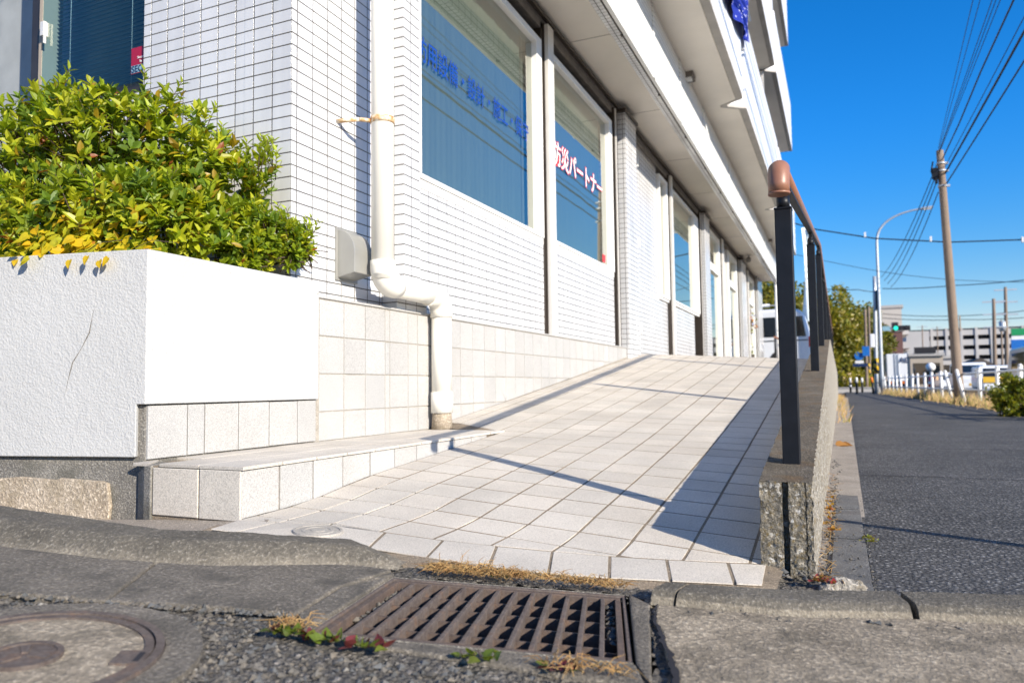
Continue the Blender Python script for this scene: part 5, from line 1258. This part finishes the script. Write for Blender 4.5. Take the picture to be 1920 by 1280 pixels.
tr('tall yellowish tree just right of the wall top', 1570, 62, -.2, 7.6, 1.9, OG, 6500, .24); tr('dense green tree left of the sign post', 1600, 68, -.2, 7.4, 2.1, DG, 6500, .28); tr('darker green tree behind the blue sign post', 1622, 74, -.2, 6.9, 1.9, DG, 6500, .30); tr('low bushy tree behind the lamp post', 1645, 84, -.2, 5.2, 1.2, DG, 3000, .30); tr('dark evergreen filling the gap beyond the building end', 1405, 50, .6, 7.2, 2.2, DG, 6000, .27)
YG = [(.42,.38,.03),(.34,.33,.03),(.48,.41,.04)]
for k, (px, lab) in enumerate(((1578,'bright yellow green hedge bush nearest the wall'),(1600,'yellow green hedge bush in the middle of its row'),(1622,'yellow green hedge bush next to the sign post'))):
    c = at(px, 705, 53); crown('hedge_bush', lab, 'hedge', (c.x,53,-.2), [((c.x,53,.55),(.50,.4,.62)), ((c.x+.2,53,.35),(.4,.4,.45))], 900, .12, YG, None, 'yellow green hedge bushes')
b = MB(); p, q = at(1566,738,52), at(1655,738,52); b.box(p.x-3,q.x,51.9,52.1,-.25,.12); b.box(p.x-3,q.x,51.85,52.15,.121,.17); tag(b.build('low_wall', MT['garage']), 'low pale wall in front of the yellow green hedge', 'wall')

# ---- vehicles
def wheel(root, c, ax, r, wd):
    c, ax = Vector(c), Vector(ax); b = MB(); b.tube([c-ax*wd*.5, c+ax*wd*.5], r, 22, sm=False); w_ = b.build('wheel', MT['tyre'], root, .02)
    b = MB(); b.tube([c-ax*(wd*.5+.01), c+ax*(wd*.5+.01)], r*.62, 18, sm=False); b.build('rim', MT['galv'], w_)
def van_side(root, xr, y0, z0, L, Hh, wd, paint):       # rear at xr, nose towards -x, near flank at y0
    prof = [(0,.32),(-.02,.75),(-.06,1.25),(-.22,Hh-.14),(-.36,Hh-.03),(-.6,Hh),(-L+1.2,Hh-.02),(-L+.95,Hh-.12),(-L+.35,1.15),(-L+.04,.85),(-L,.45),(-L+.05,.30)]
    b = MB(); b.prism([(xr+l,y0,z0+h) for l, h in prof], (0,wd,0)); b.build('body', paint, root, .09, 4)
    def win(l0, l1, s0=.0, s1=.0):
        w_ = MB(); zlo, zhi = z0+1.12, z0+Hh-.24
        w_.prism([(xr+l0+s0,y0-.006,zlo),(xr+l1,y0-.006,zlo),(xr+l1+s1,y0-.006,zhi),(xr+l0-.09,y0-.006,zhi)], (0,.05,0)); w_.build('window', MT['carglass'], root, .015)
    win(-.16,-.75); win(-.82,-2.0); win(-2.08,-3.2); win(-3.28,-L+.75,0,.35)
    b = MB(); b.box(xr-.10,xr+.006,y0-.012,y0+.16,z0+.80,z0+1.12); b.build('tail_light', MT['taillight'], root, .01)
    b = MB(); b.box(xr-L+.4,xr-.12,y0-.012,y0+.01,z0+1.0,z0+1.03); b.build('rub_strip', MT['tyre'], root)
    b = MB(); b.box(xr-L+.1,xr+.03,y0-.005,y0+wd+.005,z0+.25,z0+.42); b.build('bumper', paint, root, .03)
    for lx in (-.85, -L+.85):
        b = MB(); b.tube([(xr+lx,y0-.008,z0+.34),(xr+lx,y0+.02,z0+.34)], .40, 24, sm=False); b.build('wheel_arch', MT['tyre'], root); wheel(root, (xr+lx,y0+.08,z0+.33), (0,1,0), .32, .2)
    b = MB()
    for k in range(3): b.box(xr-.9-k*.9,xr-.87-k*.9,y0+.1,y0+wd-.1,z0+Hh,z0+Hh+.12)
    for y_ in (y0+.12, y0+wd-.15): b.box(xr-2.9,xr-.7,y_,y_+.03,z0+Hh+.121,z0+Hh+.15)
    b.tube([(xr-1.2,y0+.35,z0+Hh+.16),(xr-2.7,y0+.35,z0+Hh+.16)], .05, 8); b.build('roof_rack', MT['galv'], root)
vn_ = thing('parked_van', 'silver white van with roof rack parked sideways beyond the ramp', 'van', (-.72,24,.73)); van_side(vn_, -.70, 24, .73, 4.7, 1.98, 1.7, MT['carwhite'])
def car_end(name, label, cat, xc, y0, z0, wd, Hh, L, paint, rear=True, hoodz=None, plate=None, winz=.55, group=None):
    r0_ = thing(name, label, cat, (xc,y0,z0), group)
    prof = [(0,.28),(0,.85),(.04,Hh*.52),(.22,Hh-.12),(.45,Hh),(L-1.3,Hh-.02),(L-.6,Hh*.55),(L,Hh*.45),(L,.28)] if rear else [(0,.28),(0,Hh*.46),(.55,Hh*.54),(1.1,Hh-.05),(1.4,Hh),(L-.4,Hh-.03),(L,.9),(L,.28)]
    b = MB(); b.prism([(xc-wd/2,y0+l,z0+h) for l, h in prof][::-1], (wd,0,0)); b.build('body', paint, r0_, .10, 4)
    f = (lambda h: .04+(h-Hh*.52)/(Hh*.48-.12)*.18) if rear else (lambda h: .55+(h-Hh*.54)/(Hh*.46-.05)*.55)
    h0, h1 = Hh*.57, Hh-.17; b = MB(); b.add([(xc-wd*.42,y0+f(h0)-.012,z0+h0),(xc+wd*.42,y0+f(h0)-.012,z0+h0),(xc+wd*.38,y0+f(h1)-.012,z0+h1),(xc-wd*.38,y0+f(h1)-.012,z0+h1)], [(0,1,2,3)]); b.build('windscreen', MT['carglass'], r0_)
    for sx in (-1, 1):
        b = MB(); b.box(xc+sx*wd*.44-.07,xc+sx*wd*.44+.07,y0-.012,y0+.05,z0+.72,z0+.98 if rear else z0+.86); b.build('tail_light' if rear else 'headlight', MT['taillight'] if rear else MT['white'], r0_, .02)
        for l in (.7, L-.75): wheel(r0_, (xc+sx*(wd/2-.1),y0+l,z0+.3), (1,0,0), .3, .18)
        b = MB(); b.prism([(xc+sx*(wd/2+.004)-.01,y0+.5,z0+Hh*.57),(xc+sx*(wd/2+.004)-.01,y0+L-1.5,z0+Hh*.57),(xc+sx*(wd/2+.004)-.01,y0+L-1.7,z0+Hh-.2),(xc+sx*(wd/2+.004)-.01,y0+.65,z0+Hh-.2)], (.02,0,0)); b.build('side_window', MT['carglass'], r0_)
    b = MB(); b.box(xc-wd/2+.02,xc+wd/2-.02,y0-.05,y0+.15,z0+.26,z0+.52); b.build('bumper', paint, r0_, .04)
    b = MB(); b.box(xc-.17,xc+.17,y0-.062,y0-.05,z0+.42,z0+.58); b.build('number_plate', plate or MT['white'], r0_)
    return r0_
zs_ = -.25
c = at(1823,720,56); car_end('minivan', 'white minivan seen from behind with a yellow plate', 'car', c.x+.0, 56, zs_, 1.72, 1.92, 4.2, MT['carwhite'], True, None, MT['yellow'])
c = at(1912,690,26); 
car_end('large_van', 'silver van cut by the right edge above the shrub', 'van', c.x+1.25, 26, zs_, 1.8, 1.78, 4.6, MT['silver'])
c = at(1873,700,50); yt = car_end('taxi', 'white roofed car with an orange yellow front facing the camera', 'car', c.x, 50, zs_, 1.65, 1.62, 4.0, MT['carwhite'], False)
b = MB(); b.box(c.x-.8,c.x+.8,49.93,49.99,zs_+.62,zs_+.95); b.build('yellow_panel', MT['yellow'], yt)
c = at(1782,728,75); car_end('small_car', 'small white car partly hidden left of the leaning pole', 'car', c.x, 75, zs_, 1.6, 1.5, 3.8, MT['carwhite'])
# box truck seen from behind
p = at(1663,690,64); q = at(1701,690,64); tk = thing('box_truck', 'white box truck seen from behind with a blue mark on its door', 'truck', (p.x,64,zs_))
b = MB(); b.box(p.x,q.x,64,70,.55,2.62); b.build('cargo_box', MT['carwhite'], tk, .03)
wdt = q.x-p.x
b = MB(); b.box(p.x+wdt*.48,p.x+wdt*.50,63.97,64,.6,2.58); b.box(p.x+wdt*.40,p.x+wdt*.415,63.95,63.995,.6,2.58); b.box(p.x+wdt*.57,p.x+wdt*.585,63.95,63.995,.6,2.58); b.build('door_seam', MT['galv'], tk)
b = MB(); b.box(p.x+.05,q.x-.05,63.98,64.3,.25,.53); b.build('rear_bumper', MT['shade'], tk)
for xx in (p.x+.1, q.x-.45): b = MB(); b.box(xx,xx+.35,63.96,63.98,.36,.50); b.build('tail_light', MT['orange'], tk)
for xx in (p.x+.25, q.x-.25): wheel(tk, (xx,65.2,.12), (1,0,0), .38, .3)
lettering('AE', 'lettering', MT['navy'], .55, (p.x+wdt*.62, 63.95, 1.95), tk, 'y', .01, .015)
b = MB(); b.box(p.x+.1,q.x-.1,70.2,72,.2,2.2); b.build('cab', MT['carwhite'], tk, .1)

# ---- far buildings
def gbuild():
    x0, x1, y_ = at(1703,650,200).x, at(1990,650,200).x, 200
    r0_ = thing('parking_building', 'long pale multi storey parking building across the street', 'building', (x0,y_,0))
    zt = at(1800,617,200).z; st = (zt-1)/5
    b = MB(); b.box(x0,x1,y_+1.2,y_+40,-.5,zt-.3); b.build('inner_wall', MT['shade'], r0_)
    for k in range(6):
        b = MB(); z_ = 1+st*k - st*.62; b.box(x0+(4.2 if k else 0),x1,y_,y_+.6,z_,z_+st*.58); b.build('deck_parapet', MT['garage'], r0_)
    for k in range(9): b = MB(); xx = x0+5+k*(x1-x0-6)/8; b.box(xx-.28,xx+.28,y_-.2,y_+.9,-.5,zt+.3); b.build('column', MT['garage'], r0_)
    b = MB(); b.box(x0-.4,x0+4.4,y_-.6,y_+12,-.5,zt-.2); b.build('stair_tower', MT['garage'], r0_)
    b = MB(); b.box(x0,x1,y_-.1,y_+.5,zt-.1,zt+.15); b.build('coping', MT['shade'], r0_)
gbuild()
def tower(lab, px0, px1, pyt, y_, mat, wins, depth=14):
    a, c = at(px0,pyt,y_), at(px1,pyt,y_); r0_ = thing('apartment_tower', lab, 'building', (a.x,y_,0)); zt = a.z
    b = MB(); b.box(a.x,c.x,y_,y_+depth,-.5,zt); b.build('wall', mat, r0_)
    b = MB(); b.box(a.x-.2,c.x+.3,y_-.2,y_+depth,zt+.001,zt+.5); b.build('roof', MT['lip'], r0_)
    for k in range(int(zt//2.9)):
        for j in range(wins): 
            b = MB(); xx = a.x + (j+.5)*(c.x-a.x)/wins; b.box(xx-.5,xx+.5,y_-.06,y_-.01,1.2+2.9*k,2.5+2.9*k); b.build('window', MT['shade'], r0_)
        b = MB(); b.box(c.x,c.x+1.1,y_+.5,y_+depth-1,.3+2.9*k,1.4+2.9*k); b.build('balcony', MT['garage'], r0_)
tower('beige apartment tower behind the lamp post', 1638, 1690, 579, 150, MT['beigeb'], 2)
tower('brown apartment block in front of the beige tower', 1655, 1692, 622, 140, MT['brownb'], 1)
def shop(name, lab, px0, px1, pyt, y_, mat, roofpeak=None, depth=8):
    a, c = at(px0,pyt,y_), at(px1,pyt,y_); r0_ = thing(name, lab, 'building', (a.x,y_,-.3)); b = MB(); b.box(a.x,c.x,y_,y_+depth,-.4,a.z); b.build('wall', mat, r0_)
    b = MB()
    if roofpeak: m_ = at((px0+px1)/2, roofpeak, y_); b.prism([(a.x-.5,y_-.4,a.z+.002),(c.x+.5,y_-.4,a.z+.002),(m_.x,y_-.4,m_.z)], (0,depth+.8,0))
    else: b.box(a.x-.2,c.x+.2,y_-.3,y_+depth,a.z+.002,a.z+.35)
    b.build('roof', MT['roofd'] if roofpeak else MT['lip'], r0_)
    b = MB(); wd_ = c.x-a.x; b.box(a.x+wd_*.1,c.x-wd_*.1,y_-.05,y_-.005,.2,max(.6,a.z-.9)); b.build('shopfront', MT['carglass'], r0_); return r0_, a, c
s1, a, c = shop('roadside_shop', 'low tan roadside shop with a dark sign band', 1706, 1768, 668, 110, MT['tan'])
b = MB(); b.box(a.x+.5,c.x-.8,109.6,109.9,a.z+.36,a.z+1.15); b.build('sign_band', MT['shade'], s1)
shop('grey_house', 'small house with a dark hipped roof beyond the minivan', 1808, 1866, 690, 90, MT['tan'], 671)
shop('small_shop', 'pale little shop between the truck and the leaning pole', 1760, 1795, 672, 120, MT['garage'])
q = at(1890,700,92); sb = thing('billboard', 'tall roadside sign with a green panel over a blue panel', 'sign', (q.x+1,92,-.3))
a, c = at(1896,616,92), at(1990,626,92); b = MB(); b.box(a.x,c.x,92,92.3,c.z,a.z); b.build('green_panel', MT['signgreen'], sb)
a2, c2 = at(1896,637,92), at(1990,651,92); b = MB(); b.box(a2.x,c2.x,92,92.3,c2.z,a2.z); b.build('blue_panel', MT['signblue'], sb)
b = MB(); b.box(a.x,c.x,92.05,92.25,a2.z+.01,c.z-.01); b.build('white_panel', MT['white'], sb)
b = MB(); b.tube([(a.x+.4,92.4,-.3),(a.x+.4,92.4,a.z)], .12, 10); b.tube([(c.x-1,92.4,-.3),(c.x-1,92.4,a.z)], .12, 10); b.build('support', MT['galv'], sb)
for (px, pyt, y_, lab) in ((1863,560,62,'grey utility pole with three small arms left of the billboard'),(1885,538,64,'taller grey utility pole with a transformer near the right edge'),(1877,600,80,'thin far utility pole between the two taller ones'),(1729,610,120,'slim far utility pole above the roadside shop'),(1757,612,130,'slim far lighting pole before the parking building')):
    p = at(px+3,720,y_); p.z = -.3; t_ = at(px,pyt,y_); u_ = thing('utility_pole', lab, 'utility pole', tuple(p)); b = MB(); tapered(b, p, t_, .15 if y_ < 70 else .10, .10 if y_ < 70 else .07, 12); b.build('shaft', MT['pole'], u_)
    for k in range(3 if y_ < 70 else 1): b = MB(); z_ = t_.z-.25-.9*k; b.box(t_.x-.7,t_.x+.7,y_-.05,y_+.05,z_,z_+.09); b.build('cross_arm', MT['galv'], u_)
    if px == 1885: b = MB(); b.tube([(t_.x-.3,y_,t_.z-3.2),(t_.x-.3,y_,t_.z-2.5)], .22, 14); b.build('transformer', MT['galv'], u_)
for (px, py, mt_, lab) in ((1747,716,'taillight','red traffic barrel by the roadside shop'),(1763,716,'orange','orange traffic barrel beside the red one')):
    p = at(px,py,95); p.z = -.3; cn = thing('traffic_barrel', lab, 'barrel', tuple(p)); b = MB(); b.lathe(p, [(.34,0),(.38,.1),(.33,.9),(.30,1.25),(.12,1.32),(.0,1.33)], 16); b.build('drum', MT[mt_], cn); b = MB(); b.lathe(p+Vector((0,0,.55)), [(.375,0),(.365,.22)], 16); b.build('band', MT['white'], cn)
p = at(1745,690,98); p.z = -.3; gs = thing('globe_sign', 'white globe sign on a post in front of the roadside shop', 'sign', tuple(p)); z_ = at(1745,688,98).z
b = MB(); b.lathe((p.x,98,z_), [(.02,-.5)] + [(.5*math.cos(t), .5*math.sin(t)) for t in [(-.48+.96*i/12)*math.pi for i in range(13)]], 20); b.build('globe', MT['white'], gs); b = MB(); b.tube([p, (p.x,98,z_-.45)], .1, 10); b.build('post', MT['galv'], gs)

# ---- small things on the landing
ld = thing('laundry', 'indigo patterned cloth hanging over the first balcony rail', 'laundry', tuple(at(1370,0,8.2)))
b = MB()
def cl(u, v):
    y_ = 6.45 + 3.0*u; e = 4.16 + .36*u + .30*abs(u-.45)**1.5 + .10*max(0, .16-u)*6; z_ = 5.16 - (5.16-e)*v
    return (-.870 + .034*math.sin(u*17+v*2)*v + .012*math.sin(u*41), y_, z_)
b.grid(cl, 60, 24); b.grid(lambda u, v: (cl(u,0)[0]-.16*v, cl(u,0)[1], 5.16-.05*v*v), 60, 4); b.build('cloth', MT['cloth'], ld)
b = MB(); b.tube([(-.90,6.6,5.15),(-.90,9.9,5.15)], .016, 10); b.build('drying_pole', MT['galv'], ld)
hp = thing('hanging_plant', 'orange and blue flower wreath hanging by the far shop door', 'wreath', (-1.78,19.3,2.2)); p = at(1405,600,19.3); b = MB(); cols = []
for _ in range(220):
    q = p + rdir()*rnd.uniform(.02,.17) + Vector((0,0,rnd.uniform(-.25,.2))); b.add([q, q+rdir()*.07, q+rdir()*.07], [(0,1,2)]); t = rnd.random(); cols.append((.5,.2,.06) if t < .5 else ((.12,.14,.03) if t < .8 else (.35,.4,.6)))
o = b.build('flowers', MT['straw'], hp); tint_attr(o, cols, 3); b = MB(); b.tube([p+Vector((0,0,.15)), p+Vector((0,0,.9))], .008, 6); b.build('cord', MT['cable'], hp)
fp = thing('flower_pot', 'dark flower pot with white blossoms by the far shop door', 'flower pot', (-1.75,19.0,.8)); p = at(1402,662,19.0); p.z = .80
b = MB(); b.lathe(p, [(.10,0),(.15,.30),(.165,.31),(.165,.36),(.14,.36),(.12,.30),(.0,.30)], 18); b.build('pot', MT['terracotta'], fp); b = MB(); cols = []
for _ in range(200):
    q = p + Vector((0,0,.48)) + rdir()*rnd.uniform(.02,.18); b.add([q, q+rdir()*.07, q+rdir()*.07], [(0,1,2)]); cols.append((.75,.75,.72) if rnd.random() < .6 else (.25,.28,.06))
o = b.build('flowers', MT['straw'], fp); tint_attr(o, cols, 3)
sr = thing('short_rail', 'short brown topped black rail in front of the van', 'handrail', tuple(at(1453,664,21))); p = at(1454,664,21); q = at(1462,640,22.0)
b = MB(); b.tube([p, (p.x,21,at(1453,632,21).z)], .025, 10); b.build('post', MT['black'], sr); b = MB(); z_ = at(1453,632,21).z; b.tube([(p.x,20.95,z_),(p.x,21.05,z_),(p.x+.35,22.2,z_-.12)], .03, 10); b.build('rail', MT['rail'], sr)
lf_ = thing('low_fence', 'low slatted fence along the landing edge in front of the van', 'fence', (-1.4,22.4,.73))
b = MB(); b.box(-2.6,-.2,22.38,22.42,1.0,1.03); b.build('top_rail', MT['tan'], lf_); b = MB()
for k in range(36): b.box(-2.6+k*.068,-2.575+k*.068,22.385,22.415,.72,.9995)
b.build('slats', MT['tan'], lf_)
nb = thing('banner_flag', 'pale curved banner flag on a pole behind the second rail post', 'banner', tuple(at(1520,600,26))); p = at(1523,660,26); t_ = at(1521,424,26)
b = MB(); b.tube([p, t_], .018, 8); b.build('pole', MT['white'], nb); b = MB()
b.grid(lambda u, v: tuple(Vector((t_.x,26,t_.z)).lerp(Vector((p.x,26,p.z+1.0)), v) + Vector((-(.30*(1-.35*math.sin(v*3.1)))*u, .10*math.sin(u*3+v*4), -.02*u))), 10, 24); b.build('cloth', MT['flag'], nb)
ph = thing('downspout', 'white rainwater pipe at the far corner of the overhang', 'pipe', (-1.52,22.0,.75)); b = MB(); b.tube([(-1.52,21.9,.7),(-1.52,21.9,3.27)], .05, 12); b.build('shaft', MT['white'], ph); b = MB(); b.tube([(-1.52,21.9,1.9),(-1.52,21.9,1.94)], .06, 12); b.build('bracket', MT['galv'], ph)
